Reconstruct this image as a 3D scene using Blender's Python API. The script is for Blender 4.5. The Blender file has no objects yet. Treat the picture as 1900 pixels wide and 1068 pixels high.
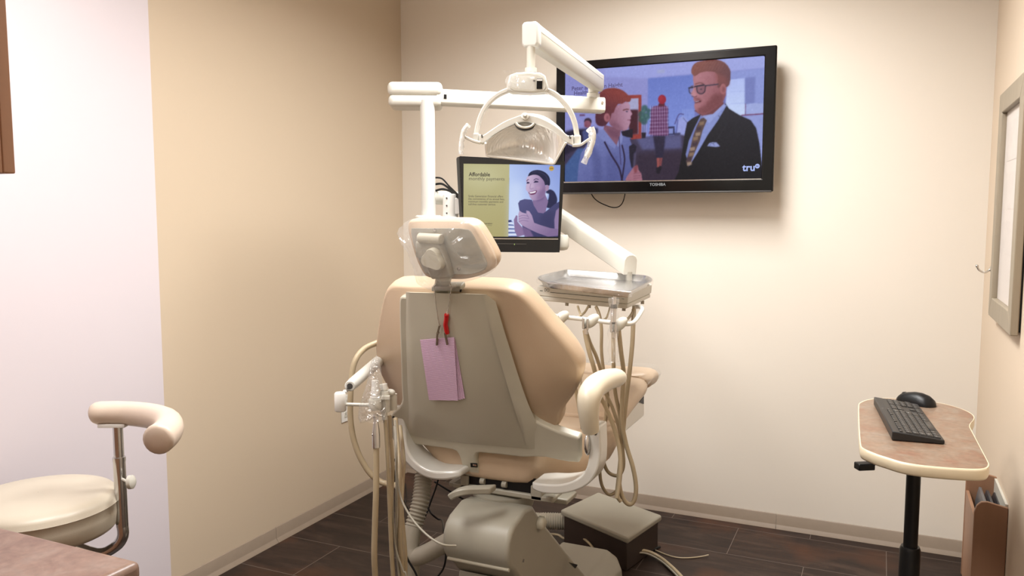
import bpy, bmesh, math, random
import numpy as np
from mathutils import Vector, Matrix
random.seed(7); np.random.seed(7)
SC = bpy.context.scene
COL = SC.collection
V = lambda *a: np.array(a, float)
R_ = math.radians

# ------------------------------------------------------------------ camera
H = 1.45; FPX = 1504.6; PITCH = .0928; YAW = .4278; ROLL = -.0005
FWD = V(-math.sin(YAW)*math.cos(PITCH), math.cos(YAW)*math.cos(PITCH), -math.sin(PITCH))
_rt = V(math.cos(YAW), math.sin(YAW), 0); _up = np.cross(_rt, FWD)
RT = math.cos(ROLL)*_rt + math.sin(ROLL)*_up
UP = -math.sin(ROLL)*_rt + math.cos(ROLL)*_up
CAM = V(0, 0, H)
def ray(u, v): return RT*(u-950)/FPX - UP*(v-534)/FPX + FWD
def P(u, v, d): return CAM + ray(u, v)*d                       # at depth d
def PY(u, v, y): r = ray(u, v); return CAM + r*(y/r[1])         # on a plane parallel to the back wall
def PX(u, v, x): r = ray(u, v); return CAM + r*(x/r[0])
def PZ(u, v, z): r = ray(u, v); return CAM + r*((z-H)/r[2])
def PQ(u, v, q, n): r = ray(u, v); return CAM + r*(np.dot(np.array(q)-CAM, n)/np.dot(r, n))
def Rz(t): c, s = math.cos(t), math.sin(t); return V([c,-s,0],[s,c,0],[0,0,1])
def Rx(t): c, s = math.cos(t), math.sin(t); return V([1,0,0],[0,c,-s],[0,s,c])
def Ry(t): c, s = math.cos(t), math.sin(t); return V([c,0,s],[0,1,0],[-s,0,c])

cam = bpy.data.cameras.new('camera'); cam_o = bpy.data.objects.new('camera', cam); COL.objects.link(cam_o)
cam.sensor_width = 36; cam.lens = FPX/1900*36; cam.clip_start = .02
M3 = Matrix(((RT[0], UP[0], -FWD[0]), (RT[1], UP[1], -FWD[1]), (RT[2], UP[2], -FWD[2])))
cam_o.matrix_world = Matrix.Translation(CAM) @ M3.to_4x4()
SC.camera = cam_o

# ------------------------------------------------------------------ materials
def s2l(c): c = c/255; return c/12.92 if c <= .04045 else ((c+.055)/1.055)**2.4
def rgb(*c): return tuple(s2l(x) for x in c) + (1,)
def mat(name, col, rough=.5, metal=0, var=0, scale=8, bump=0, bscale=200, spec=.5, coat=0, sheen=0):
    m = bpy.data.materials.new(name); m.use_nodes = True
    nt = m.node_tree; b = nt.nodes['Principled BSDF']
    b.inputs['Base Color'].default_value = rgb(*col); b.inputs['Roughness'].default_value = rough
    b.inputs['Metallic'].default_value = metal; b.inputs['Specular IOR Level'].default_value = spec
    b.inputs['Coat Weight'].default_value = coat; b.inputs['Coat Roughness'].default_value = .1
    tc = nt.nodes.new('ShaderNodeTexCoord')
    if var:
        n = nt.nodes.new('ShaderNodeTexNoise'); n.inputs['Scale'].default_value = scale; n.inputs['Detail'].default_value = 5
        nt.links.new(tc.outputs['Object'], n.inputs['Vector'])
        r = nt.nodes.new('ShaderNodeMix'); r.data_type = 'RGBA'
        c0 = tuple(max(0, x-var) for x in col); c1 = tuple(min(255, x+var) for x in col)
        r.inputs['A'].default_value = rgb(*c0); r.inputs['B'].default_value = rgb(*c1)
        nt.links.new(n.outputs['Fac'], r.inputs['Factor']); nt.links.new(r.outputs['Result'], b.inputs['Base Color'])
    if bump:
        n2 = nt.nodes.new('ShaderNodeTexNoise'); n2.inputs['Scale'].default_value = bscale; n2.inputs['Detail'].default_value = 3
        nt.links.new(tc.outputs['Object'], n2.inputs['Vector'])
        bp = nt.nodes.new('ShaderNodeBump'); bp.inputs['Strength'].default_value = bump; bp.inputs['Distance'].default_value = .002
        nt.links.new(n2.outputs['Fac'], bp.inputs['Height']); nt.links.new(bp.outputs['Normal'], b.inputs['Normal'])
    return m
def emit(name, col, strength=1):
    m = bpy.data.materials.new(name); m.use_nodes = True; nt = m.node_tree; b = nt.nodes['Principled BSDF']
    b.inputs['Base Color'].default_value = (.004, .004, .004, 1); b.inputs['Roughness'].default_value = .35
    b.inputs['Emission Color'].default_value = rgb(*col); b.inputs['Emission Strength'].default_value = strength
    return m
def film(name, white=.12, gloss=.12, rough=.12, bump=.6, bscale=25):
    """clear plastic: mostly see-through, with wrinkled glints and a little milkiness"""
    m = bpy.data.materials.new(name); m.use_nodes = True; nt = m.node_tree; nt.nodes.clear()
    out = nt.nodes.new('ShaderNodeOutputMaterial'); tr = nt.nodes.new('ShaderNodeBsdfTransparent')
    gl = nt.nodes.new('ShaderNodeBsdfGlossy'); gl.inputs['Roughness'].default_value = rough
    df = nt.nodes.new('ShaderNodeBsdfDiffuse'); df.inputs['Color'].default_value = (.9, .9, .88, 1)
    tl = nt.nodes.new('ShaderNodeBsdfTranslucent'); tl.inputs['Color'].default_value = (.9, .9, .88, 1)
    a0 = nt.nodes.new('ShaderNodeMixShader'); a0.inputs[0].default_value = .5
    nt.links.new(df.outputs[0], a0.inputs[1]); nt.links.new(tl.outputs[0], a0.inputs[2])
    a = nt.nodes.new('ShaderNodeMixShader'); a.inputs[0].default_value = white
    b = nt.nodes.new('ShaderNodeMixShader'); b.inputs[0].default_value = gloss
    nt.links.new(tr.outputs[0], a.inputs[1]); nt.links.new(a0.outputs[0], a.inputs[2])
    nt.links.new(a.outputs[0], b.inputs[1]); nt.links.new(gl.outputs[0], b.inputs[2])
    tc = nt.nodes.new('ShaderNodeTexCoord'); n = nt.nodes.new('ShaderNodeTexNoise')
    n.inputs['Scale'].default_value = bscale; n.inputs['Detail'].default_value = 2; n.inputs['Distortion'].default_value = 1.5
    nt.links.new(tc.outputs['Object'], n.inputs['Vector'])
    bp = nt.nodes.new('ShaderNodeBump'); bp.inputs['Strength'].default_value = bump; bp.inputs['Distance'].default_value = .02
    nt.links.new(n.outputs['Fac'], bp.inputs['Height'])
    for x in (gl, df): nt.links.new(bp.outputs['Normal'], x.inputs['Normal'])
    nt.links.new(b.outputs[0], out.inputs[0]); return m

M = {}
M['cream'] = mat('cream_wall_paint', (226, 218, 206), .6, bump=.06, bscale=350, spec=.3)
M['tan'] = mat('tan_wall_paint', (201, 184, 161), .6, bump=.06, bscale=350, spec=.3)
M['peach'] = mat('peach_wall_paint', (214, 196, 174), .55, bump=.06, bscale=350, spec=.35)
M['white'] = mat('white_wall_paint', (213, 205, 210), .45, bump=.03, bscale=350, spec=.4)
M['ceil'] = mat('ceiling_tile', (235, 232, 226), .9, bump=.2, bscale=120)
M['vbase'] = mat('vinyl_base', (140, 125, 109), .5, var=4, scale=30)
M['plastic'] = mat('ivory_plastic', (198, 195, 184), .38, var=2, scale=20)
M['enamel'] = mat('white_enamel', (206, 205, 198), .28, coat=.3)
M['shell'] = mat('grey_beige_shell', (184, 178, 160), .45, var=3, scale=12, bump=.05, bscale=600)
M['castgrey'] = mat('cast_arm_grey', (204, 202, 194), .22, coat=.5)
M['basegrey'] = mat('base_paint', (152, 147, 133), .42, var=3, scale=10)
M['vinyl'] = mat('beige_vinyl', (188, 165, 139), .42, var=4, scale=10, bump=.12, bscale=260)
M['stoolvinyl'] = mat('stool_vinyl', (190, 180, 162), .38, var=3, scale=10, bump=.08, bscale=300)
M['armvinyl'] = mat('armrest_vinyl', (205, 187, 170), .36, var=3, scale=10, bump=.08, bscale=300)
M['armpad'] = mat('arm_pad_beige', (206, 196, 174), .33, var=3, scale=12)
M['hose'] = mat('tan_hose', (166, 150, 122), .42, var=5, scale=40)
M['hosegrey'] = mat('grey_tube', (150, 144, 130), .45)
M['conduit'] = mat('grey_conduit', (150, 143, 128), .5, var=4, scale=30)
M['black'] = mat('black_plastic', (14, 14, 15), .4, spec=.3)
M['gloss'] = mat('gloss_black', (9, 9, 10), .16, spec=.3)
M['blackmetal'] = mat('black_metal', (14, 14, 15), .35, metal=.3)
M['chrome'] = mat('chrome', (205, 205, 205), .16, metal=1, var=10, scale=30)
M['steel'] = mat('brushed_steel', (196, 194, 192), .26, metal=1, var=14, scale=40, bump=.05)
M['mirror'] = mat('dichroic_reflector', (240, 240, 237), .26, metal=.4, var=8, scale=18)
def streaks(m):
    nt = m.node_tree; b = nt.nodes['Principled BSDF']; tc = nt.nodes.new('ShaderNodeTexCoord'); mp = nt.nodes.new('ShaderNodeMapping'); mp.inputs['Scale'].default_value = (70, 70, 3)
    n = nt.nodes.new('ShaderNodeTexNoise'); n.inputs['Scale'].default_value = 1; n.inputs['Detail'].default_value = 2
    bp = nt.nodes.new('ShaderNodeBump'); bp.inputs['Strength'].default_value = .7; bp.inputs['Distance'].default_value = .006
    nt.links.new(tc.outputs['Object'], mp.inputs['Vector']); nt.links.new(mp.outputs['Vector'], n.inputs['Vector']); nt.links.new(n.outputs['Fac'], bp.inputs['Height']); nt.links.new(bp.outputs['Normal'], b.inputs['Normal'])
streaks(M['mirror'])
M['dkgrey'] = mat('dark_grey_plastic', (60, 58, 56), .45)
M['band'] = mat('cream_edge_band', (212, 198, 170), .4)
M['grey'] = mat('grey_wood', (128, 118, 104), .5, var=9, scale=30)
M['paper'] = mat('printed_paper', (222, 214, 208), .7, var=12, scale=14)
M['pink'] = None
M['red'] = mat('red_sleeve', (190, 22, 24), .4)
M['whiteplastic'] = mat('white_plastic', (226, 225, 220), .3)
M['clip'] = mat('clip_steel', (140, 126, 108), .4, metal=.5)
M['bead'] = mat('bead_chain_steel', (190, 184, 172), .22, metal=1)
M['pencil'] = mat('dark_print', (40, 48, 46), .6)
M['film'] = film('clear_plastic_film', .1, .09, .16, .35, 16)
M['film2'] = film('milky_plastic_film', .3, .12)
M['filmclear'] = film('thin_clear_film', .05, .08, .1, .5, 18)
M['filmwr'] = film('wrinkled_plastic_film', .09, .14, .12, .9, 45)
M['glass'] = film('picture_glass', 0, .1, .02, 0, 1)

def laminate(name, base, alt, rough=.35):
    m = bpy.data.materials.new(name); m.use_nodes = True; nt = m.node_tree; b = nt.nodes['Principled BSDF']
    tc = nt.nodes.new('ShaderNodeTexCoord')
    n = nt.nodes.new('ShaderNodeTexNoise'); n.inputs['Scale'].default_value = 14; n.inputs['Detail'].default_value = 8; n.inputs['Roughness'].default_value = .65; n.inputs['Distortion'].default_value = .8
    n2 = nt.nodes.new('ShaderNodeTexNoise'); n2.inputs['Scale'].default_value = 70; n2.inputs['Detail'].default_value = 4
    nt.links.new(tc.outputs['Object'], n.inputs['Vector']); nt.links.new(tc.outputs['Object'], n2.inputs['Vector'])
    r = nt.nodes.new('ShaderNodeValToRGB'); e = r.color_ramp.elements
    e[0].position = .3; e[0].color = rgb(*alt[0]); e[1].position = .7; e[1].color = rgb(*alt[1])
    x = r.color_ramp.elements.new(.5); x.color = rgb(*base)
    nt.links.new(n.outputs['Fac'], r.inputs['Fac'])
    mx = nt.nodes.new('ShaderNodeMix'); mx.data_type = 'RGBA'; mx.blend_type = 'OVERLAY'; mx.inputs['Factor'].default_value = .35
    nt.links.new(r.outputs['Color'], mx.inputs['A']); nt.links.new(n2.outputs['Fac'], mx.inputs['B'])
    hs = nt.nodes.new('ShaderNodeHueSaturation'); hs.inputs['Saturation'].default_value = .9
    nt.links.new(mx.outputs['Result'], hs.inputs['Color']); nt.links.new(hs.outputs['Color'], b.inputs['Base Color'])
    b.inputs['Roughness'].default_value = rough; return m
M['laminate'] = laminate('rust_stone_laminate', (128, 102, 80), ((122, 78, 54), (134, 118, 102)))
M['counter'] = laminate('brown_stone_laminate', (122, 92, 76), ((104, 72, 58), (130, 106, 92)))

def wood(name, c0, c1, scale=4, axis=2, rough=.45):
    m = bpy.data.materials.new(name); m.use_nodes = True; nt = m.node_tree; b = nt.nodes['Principled BSDF']
    tc = nt.nodes.new('ShaderNodeTexCoord'); mp = nt.nodes.new('ShaderNodeMapping')
    sc = [scale*8]*3; sc[axis] = scale*.35; mp.inputs['Scale'].default_value = sc
    n = nt.nodes.new('ShaderNodeTexNoise'); n.inputs['Scale'].default_value = 1; n.inputs['Detail'].default_value = 6; n.inputs['Distortion'].default_value = .6
    nt.links.new(tc.outputs['Object'], mp.inputs['Vector']); nt.links.new(mp.outputs['Vector'], n.inputs['Vector'])
    r = nt.nodes.new('ShaderNodeMix'); r.data_type = 'RGBA'; r.inputs['A'].default_value = rgb(*c0); r.inputs['B'].default_value = rgb(*c1)
    nt.links.new(n.outputs['Fac'], r.inputs['Factor']); nt.links.new(r.outputs['Result'], b.inputs['Base Color'])
    b.inputs['Roughness'].default_value = rough; return m
M['cherry'] = wood('brown_wood', (142, 106, 82), (160, 122, 96))
M['cabinet'] = wood('cabinet_wood', (150, 108, 82), (162, 120, 92), 3)
M['darkedge'] = wood('dark_edge_wood', (84, 58, 40), (98, 70, 50), 3, 0)
M['framewood'] = wood('grey_frame_wood', (136, 124, 106), (158, 146, 126), 6, 2)

def floor_mat():
    m = bpy.data.materials.new('brown_floor_tile'); m.use_nodes = True; nt = m.node_tree; b = nt.nodes['Principled BSDF']
    tc = nt.nodes.new('ShaderNodeTexCoord'); mp = nt.nodes.new('ShaderNodeMapping')
    mp.inputs['Location'].default_value = (.553, -.01, 0)
    nt.links.new(tc.outputs['Object'], mp.inputs['Vector'])
    br = nt.nodes.new('ShaderNodeTexBrick'); br.offset = .5; br.offset_frequency = 2; br.squash = 1
    br.inputs['Scale'].default_value = 1; br.inputs['Brick Width'].default_value = .62; br.inputs['Row Height'].default_value = .31
    br.inputs['Mortar Size'].default_value = .0016; br.inputs['Mortar Smooth'].default_value = .3; br.inputs['Bias'].default_value = 0
    br.inputs['Color1'].default_value = (0, 0, 0, 1); br.inputs['Color2'].default_value = (1, 1, 1, 1); br.inputs['Mortar'].default_value = (.5, .5, .5, 1)
    nt.links.new(mp.outputs['Vector'], br.inputs['Vector'])
    m2 = nt.nodes.new('ShaderNodeMapping'); m2.inputs['Scale'].default_value = (2.4, 11, 1); nt.links.new(tc.outputs['Object'], m2.inputs['Vector'])
    n = nt.nodes.new('ShaderNodeTexNoise'); n.inputs['Scale'].default_value = 1.3; n.inputs['Detail'].default_value = 7; n.inputs['Roughness'].default_value = .62; n.inputs['Distortion'].default_value = .9
    nt.links.new(m2.outputs['Vector'], n.inputs['Vector'])
    n3 = nt.nodes.new('ShaderNodeTexNoise'); n3.inputs['Scale'].default_value = 2.6; n3.inputs['Detail'].default_value = 3
    nt.links.new(tc.outputs['Object'], n3.inputs['Vector'])
    r = nt.nodes.new('ShaderNodeValToRGB'); e = r.color_ramp.elements
    e[0].position = .28; e[0].color = rgb(35, 26, 22); e[1].position = .72; e[1].color = rgb(70, 55, 46)
    x = e.new(.5); x.color = rgb(50, 37, 31)
    nt.links.new(n.outputs['Fac'], r.inputs['Fac'])
    rr = nt.nodes.new('ShaderNodeValToRGB'); rr.color_ramp.elements[0].position = .54; rr.color_ramp.elements[0].color = (0,0,0,1); rr.color_ramp.elements[1].position = .74; rr.color_ramp.elements[1].color = (.8,.8,.8,1)
    nt.links.new(n3.outputs['Fac'], rr.inputs['Fac'])
    mx = nt.nodes.new('ShaderNodeMix'); mx.data_type = 'RGBA'; mx.inputs['B'].default_value = rgb(84, 52, 34)
    nt.links.new(rr.outputs['Color'], mx.inputs['Factor']); nt.links.new(r.outputs['Color'], mx.inputs['A'])
    tint = nt.nodes.new('ShaderNodeMix'); tint.data_type = 'RGBA'; tint.blend_type = 'MULTIPLY'; tint.inputs['B'].default_value = (.72, .74, .76, 1)
    nt.links.new(br.outputs['Color'], tint.inputs['Factor']); nt.links.new(mx.outputs['Result'], tint.inputs['A'])
    g = nt.nodes.new('ShaderNodeMix'); g.data_type = 'RGBA'; g.inputs['B'].default_value = rgb(104, 92, 84)
    nt.links.new(br.outputs['Fac'], g.inputs['Factor']); nt.links.new(tint.outputs['Result'], g.inputs['A'])
    nt.links.new(g.outputs['Result'], b.inputs['Base Color'])
    b.inputs['Roughness'].default_value = .5; b.inputs['Specular IOR Level'].default_value = .25
    bp = nt.nodes.new('ShaderNodeBump'); bp.inputs['Strength'].default_value = .25; bp.inputs['Distance'].default_value = .002
    nt.links.new(n.outputs['Fac'], bp.inputs['Height']); nt.links.new(bp.outputs['Normal'], b.inputs['Normal'])
    return m
M['floor'] = floor_mat()

# ------------------------------------------------------------------ mesh building
def nrm(a): a = np.array(a, float); return a/np.linalg.norm(a)
def cr(pts, n=6, closed=False):
    """Catmull-Rom through the points"""
    p = [np.array(q, float) for q in pts]; N = len(p); out = []
    rng = range(N) if closed else range(N-1)
    for i in rng:
        if closed: a, b, c, d = p[i-1], p[i], p[(i+1) % N], p[(i+2) % N]
        else: a, b, c, d = p[max(i-1, 0)], p[i], p[i+1], p[min(i+2, N-1)]
        for k in range(n):
            t = k/n
            out.append(.5*((2*b)+(-a+c)*t+(2*a-5*b+4*c-d)*t*t+(-a+3*b-3*c+d)*t**3))
    if not closed: out.append(p[-1])
    return out
class B:
    def __init__(s): s.v = []; s.f = []; s.mi = []
    def add(s, vs, fs, m=0):
        o = len(s.v); s.v += [tuple(map(float, x)) for x in vs]
        for f in fs: s.f.append(tuple(i+o for i in f)); s.mi.append(m)
        return s
    def box(s, c, sz, rot=None, m=0):
        rot = np.eye(3) if rot is None else rot
        vs = [np.array(c)+rot @ (V(x, y, z)*np.array(sz)/2) for x in (-1, 1) for y in (-1, 1) for z in (-1, 1)]
        return s.add(vs, [(0,1,3,2),(4,6,7,5),(0,4,5,1),(2,3,7,6),(0,2,6,4),(1,5,7,3)], m)
    def bb(s, lo, hi, m=0):
        lo = np.array(lo, float); hi = np.array(hi, float); return s.box((lo+hi)/2, hi-lo, None, m)
    def prism(s, poly, off, m=0):
        n = len(poly); a = [np.array(p, float) for p in poly]; b = [p+np.array(off, float) for p in a]
        return s.add(a+b, [tuple(range(n))[::-1], tuple(range(n, 2*n))]+[(i, (i+1) % n, n+(i+1) % n, n+i) for i in range(n)], m)
    def loft(s, secs, caps=True, closed=True, m=0):
        n = len(secs[0]); vs = [p for q in secs for p in q]; fs = []
        for k in range(len(secs)-1):
            for i in range(n if closed else n-1):
                j = (i+1) % n; fs.append((k*n+i, k*n+j, (k+1)*n+j, (k+1)*n+i))
        if caps: fs += [tuple(range(n))[::-1], tuple((len(secs)-1)*n+i for i in range(n))]
        return s.add(vs, fs, m)
    def pad(s, outline, n, steps, m=0):
        """outline (3D, planar) carried along n: steps = (distance, scale about the centre)"""
        o = [np.array(p, float) for p in outline]; c = sum(o)/len(o); n = np.array(n, float)
        return s.loft([[c+(p-c)*k+n*d for p in o] for d, k in steps], m=m)
    def tube(s, pts, r, n=10, caps=True, m=0, closed=False, flat=None):
        pts = [np.array(p, float) for p in pts]; N = len(pts)
        rs = list(r) if hasattr(r, '__len__') else [r]*N
        T = [nrm(pts[(i+1) % N if closed else min(i+1, N-1)]-pts[i-1 if closed else max(i-1, 0)]) for i in range(N)]
        u = np.cross(T[0], V(0, 0, 1)); u = nrm(u) if np.linalg.norm(u) > 1e-3 else V(1, 0, 0)
        secs = []
        for i in range(N):
            u = u-T[i]*np.dot(u, T[i]); u = nrm(u); w = np.cross(T[i], u)
            fx, fy = flat or (1, 1)
            secs.append([pts[i]+rs[i]*(fx*math.cos(a)*u+fy*math.sin(a)*w) for a in np.arange(n)*2*math.pi/n])
        if closed: secs.append(secs[0]); caps = False
        return s.loft(secs, caps, m=m)
    def lathe(s, prof, o=(0,0,0), ax=(0,0,1), n=32, m=0, caps=True):
        ax = nrm(ax); u = np.cross(ax, V(0,0,1)); u = nrm(u) if np.linalg.norm(u) > 1e-3 else V(1,0,0); w = np.cross(ax, u)
        secs = [[np.array(o)+ax*z+max(r, 1e-4)*(math.cos(a)*u+math.sin(a)*w) for a in np.arange(n)*2*math.pi/n] for r, z in prof]
        return s.loft(secs, caps, m=m)
    def cyl(s, a, b, r, n=20, m=0): return s.tube([a, b], r, n, True, m)
    def ball(s, c, r, n=14, m=0, rot=None):
        r = np.array(r if hasattr(r, '__len__') else (r, r, r), float); rot = np.eye(3) if rot is None else rot
        secs = []
        for k in range(n+1):
            t = math.pi*k/n; t = min(max(t, .02), math.pi-.02)
            secs.append([np.array(c)+rot @ (r*V(math.sin(t)*math.cos(a), math.sin(t)*math.sin(a), -math.cos(t))) for a in np.arange(n*2)*math.pi/n])
        return s.loft(secs, True, m=m)
    def strip(s, pts, side, w, t, m=0):
        """flat bar along pts, width w along `side`, thickness t in the other direction"""
        pts = [np.array(p, float) for p in pts]; side = nrm(side); N = len(pts); secs = []
        ws = w if hasattr(w, '__len__') else [w]*N; ts = t if hasattr(t, '__len__') else [t]*N
        for i in range(N):
            T = nrm(pts[min(i+1, N-1)]-pts[max(i-1, 0)]); q = nrm(np.cross(T, side))
            a = side*ws[i]/2; b = q*ts[i]/2
            secs.append([pts[i]+a+b, pts[i]-a+b, pts[i]-a-b, pts[i]+a-b])
        return s.loft(secs, True, m=m)
ORG = {}
def origin(o):
    return np.array(ORG.get(o.name, (0, 0, 0)), float)
def obj(name, b, mt, parent=None, bevel=0, seg=2, sub=0, smooth=50, loc=None, label=None):
    me = bpy.data.meshes.new(name)
    base = origin(parent) if parent is not None else None
    vs = np.array(b.v)
    if parent is None:
        base = np.array(loc, float) if loc is not None else V(*((vs.min(0)+vs.max(0))/2)[:2], vs[:, 2].min())
    me.from_pydata([tuple(p) for p in vs-base], [], b.f)
    for m in (mt if isinstance(mt, (list, tuple)) else [mt]): me.materials.append(M[m] if isinstance(m, str) else m)
    me.polygons.foreach_set('material_index', b.mi)
    bm = bmesh.new(); bm.from_mesh(me); bmesh.ops.recalc_face_normals(bm, faces=bm.faces); bm.to_mesh(me); bm.free()
    me.update()
    me.polygons.foreach_set('use_smooth', [True]*len(me.polygons)); me.set_sharp_from_angle(angle=R_(smooth))
    o = bpy.data.objects.new(name, me); COL.objects.link(o)
    if parent is None: o.location = base
    else: o.parent = parent
    ORG[o.name] = base
    if bevel:
        md = o.modifiers.new('bevel', 'BEVEL'); md.width = bevel; md.segments = seg; md.limit_method = 'ANGLE'; md.angle_limit = R_(30); md.harden_normals = False
        me.set_sharp_from_angle(angle=R_(60))
    if sub:
        md = o.modifiers.new('sub', 'SUBSURF'); md.levels = sub; md.render_levels = sub
    if label: o['label'] = label
    return o
def tag(o, label, cat, group=None):
    o['label'] = label; o['category'] = cat
    if group: o['group'] = group
    return o
def thing(name, label, cat, loc, group=None):
    o = bpy.data.objects.new(name, None); COL.objects.link(o); o.location = loc; o.empty_display_size = .1
    ORG[o.name] = np.array(loc, float); return tag(o, label, cat, group)
def struct(name, b, mt, **k):
    o = obj(name, b, mt, **k); o['kind'] = 'structure'; return o
def copy_tree(o, parent=None):
    c = o.copy(); COL.objects.link(c); ORG[c.name] = origin(o)
    if parent is not None: c.parent = parent
    for ch in list(o.children): copy_tree(ch, c)
    return c
def text(name, s, o, ux, uy, size, mt, parent, bold=0, align='LEFT', squash=1):
    """lettering lying in the plane (ux, uy) with its origin at o; size = em height in metres"""
    cu = bpy.data.curves.new(name, 'FONT'); cu.body = s; cu.size = 1; cu.align_x = align; cu.offset = bold; cu.resolution_u = 3
    t = bpy.data.objects.new(name+'_curve', cu); COL.objects.link(t)
    bpy.context.view_layer.update()
    me = bpy.data.meshes.new_from_object(t.evaluated_get(bpy.context.evaluated_depsgraph_get()))
    bpy.data.objects.remove(t); bpy.data.curves.remove(cu)
    ux = np.array(ux, float); uy = np.array(uy, float)
    b = B(); b.add([np.array(o)+ux*v.co.x*size*squash+uy*v.co.y*size for v in me.vertices], [tuple(p.vertices) for p in me.polygons])
    bpy.data.meshes.remove(me)
    return obj(name, b, mt, parent)
# ------------------------------------------------------------------ pictures on the two screens (emissive colour on a fine grid)
def homog(src, dst):
    A = []
    for (x, y), (u, v) in zip(src, dst):
        A.append([x, y, 1, 0, 0, 0, -u*x, -u*y, -u]); A.append([0, 0, 0, x, y, 1, -v*x, -v*y, -v])
    return np.linalg.svd(np.array(A, float))[2][-1].reshape(3, 3)
class Canvas:
    def __init__(s, w, h, corners):
        s.w, s.h = w, h; s.K = homog(corners, [(0, 0), (w, 0), (w, h), (0, h)])
        s.im = np.zeros((h, w, 3)); s.yy, s.xx = np.mgrid[0:h, 0:w]+.5
        s.f = lambda p: p
    def mp(s, p):
        p = s.f(p); q = s.K @ V(p[0], p[1], 1); return q[:2]/q[2]
    def blur(s, a, r):
        r = max(int(r), 0)
        for _ in range(2):
            if r < 1: break
            k = np.ones(2*r+1)/(2*r+1)
            p = np.pad(a, r, mode='edge')
            p = np.apply_along_axis(lambda x: np.convolve(x, k, 'valid'), 0, p)
            a = np.apply_along_axis(lambda x: np.convolve(x, k, 'valid'), 1, p)
        return a
    def mask(s, q):
        q = np.array(q); x0, y0 = np.floor(q.min(0)).astype(int)-1; x1, y1 = np.ceil(q.max(0)).astype(int)+1
        x0, y0 = max(x0, 0), max(y0, 0); x1, y1 = min(x1, s.w), min(y1, s.h)
        m = np.zeros((s.h, s.w))
        if x1 <= x0 or y1 <= y0: return m
        acc = np.zeros((y1-y0, x1-x0))
        for dx in (.17, .5, .83):
            for dy in (.17, .5, .83):
                X, Y = np.meshgrid(np.arange(x0, x1)+dx, np.arange(y0, y1)+dy); ins = np.zeros(X.shape, bool)
                for i in range(len(q)):
                    xa, ya = q[i]; xb, yb = q[i-1]
                    c = (ya > Y) != (yb > Y)
                    if abs(yb-ya) > 1e-9: ins ^= c & (X < (xb-xa)*(Y-ya)/(yb-ya)+xa)
                acc += ins
        m[y0:y1, x0:x1] = acc/9; return m
    def put(s, m, col, a=1): s.im = s.im*(1-(m*a)[..., None])+np.array(col, float)*(m*a)[..., None]
    def poly(s, pts, col, a=1, soft=0, sm=0):
        q = [s.mp(p) for p in pts]
        if sm: q = cr(q, sm, True)
        m = s.mask(q); m = s.blur(m, soft) if soft else m; s.put(m, col, a); return m
    def line(s, pts, w, col, a=1, soft=0):
        q = cr([s.mp(p) for p in pts], 5); q = [np.array(x) for x in q]; L = []; R = []
        for i in range(len(q)):
            t = q[min(i+1, len(q)-1)]-q[max(i-1, 0)]; t = t/(np.linalg.norm(t)+1e-9); n = V(-t[1], t[0])
            L.append(q[i]+n*w/2); R.append(q[i]-n*w/2)
        m = s.mask(L+R[::-1]); m = s.blur(m, soft) if soft else m; s.put(m, col, a)
    def ell(s, c, rx, ry, col, a=1, soft=0):
        s.poly([(c[0]+rx*math.cos(t), c[1]+ry*math.sin(t)) for t in np.arange(20)*math.pi/10], col, a, soft)
    def grad(s, m, c0, c1, p0, p1):
        p0, p1 = s.mp(p0), s.mp(p1); d = p1-p0
        t = np.clip(((s.xx-p0[0])*d[0]+(s.yy-p0[1])*d[1])/(d@d), 0, 1)[..., None]
        s.im = s.im*(1-m[..., None])+(np.array(c0)*(1-t)+np.array(c1)*t)*m[..., None]
    def mesh(s, name, corners, mt, parent):
        """corners: TL TR BR BL in 3D"""
        tl, tr, br, bl = [np.array(c, float) for c in corners]
        U, W_ = np.meshgrid((np.arange(s.w))/(s.w-1), (np.arange(s.h))/(s.h-1))
        U = U[..., None]; W_ = W_[..., None]
        p = (tl*(1-U)+tr*U)*(1-W_)+(bl*(1-U)+br*U)*W_
        idx = np.arange(s.w*s.h).reshape(s.h, s.w)
        f = np.stack([idx[1:, :-1], idx[1:, 1:], idx[:-1, 1:], idx[:-1, :-1]], -1).reshape(-1, 4)
        me = bpy.data.meshes.new(name)
        me.from_pydata((p.reshape(-1, 3)-origin(parent)).tolist(), [], f.tolist())
        at = me.color_attributes.new('picture', 'FLOAT_COLOR', 'POINT')
        im = np.clip(s.im, 0, 255)/255; lin = np.where(im <= .04045, im/12.92, ((im+.055)/1.055)**2.4)
        at.data.foreach_set('color', np.concatenate([lin, np.ones((s.h, s.w, 1))], -1).astype(np.float32).ravel())
        me.materials.append(mt); me.update()
        o = bpy.data.objects.new(name, me); COL.objects.link(o); o.parent = parent; ORG[o.name] = origin(parent); return o
def screen_mat(name, strength):
    m = bpy.data.materials.new(name); m.use_nodes = True; nt = m.node_tree; b = nt.nodes['Principled BSDF']
    a = nt.nodes.new('ShaderNodeVertexColor'); a.layer_name = 'picture'
    b.inputs['Base Color'].default_value = (.003, .003, .004, 1); b.inputs['Roughness'].default_value = .5; b.inputs['Specular IOR Level'].default_value = .1
    nt.links.new(a.outputs['Color'], b.inputs['Emission Color']); b.inputs['Emission Strength'].default_value = strength
    return m

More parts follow.
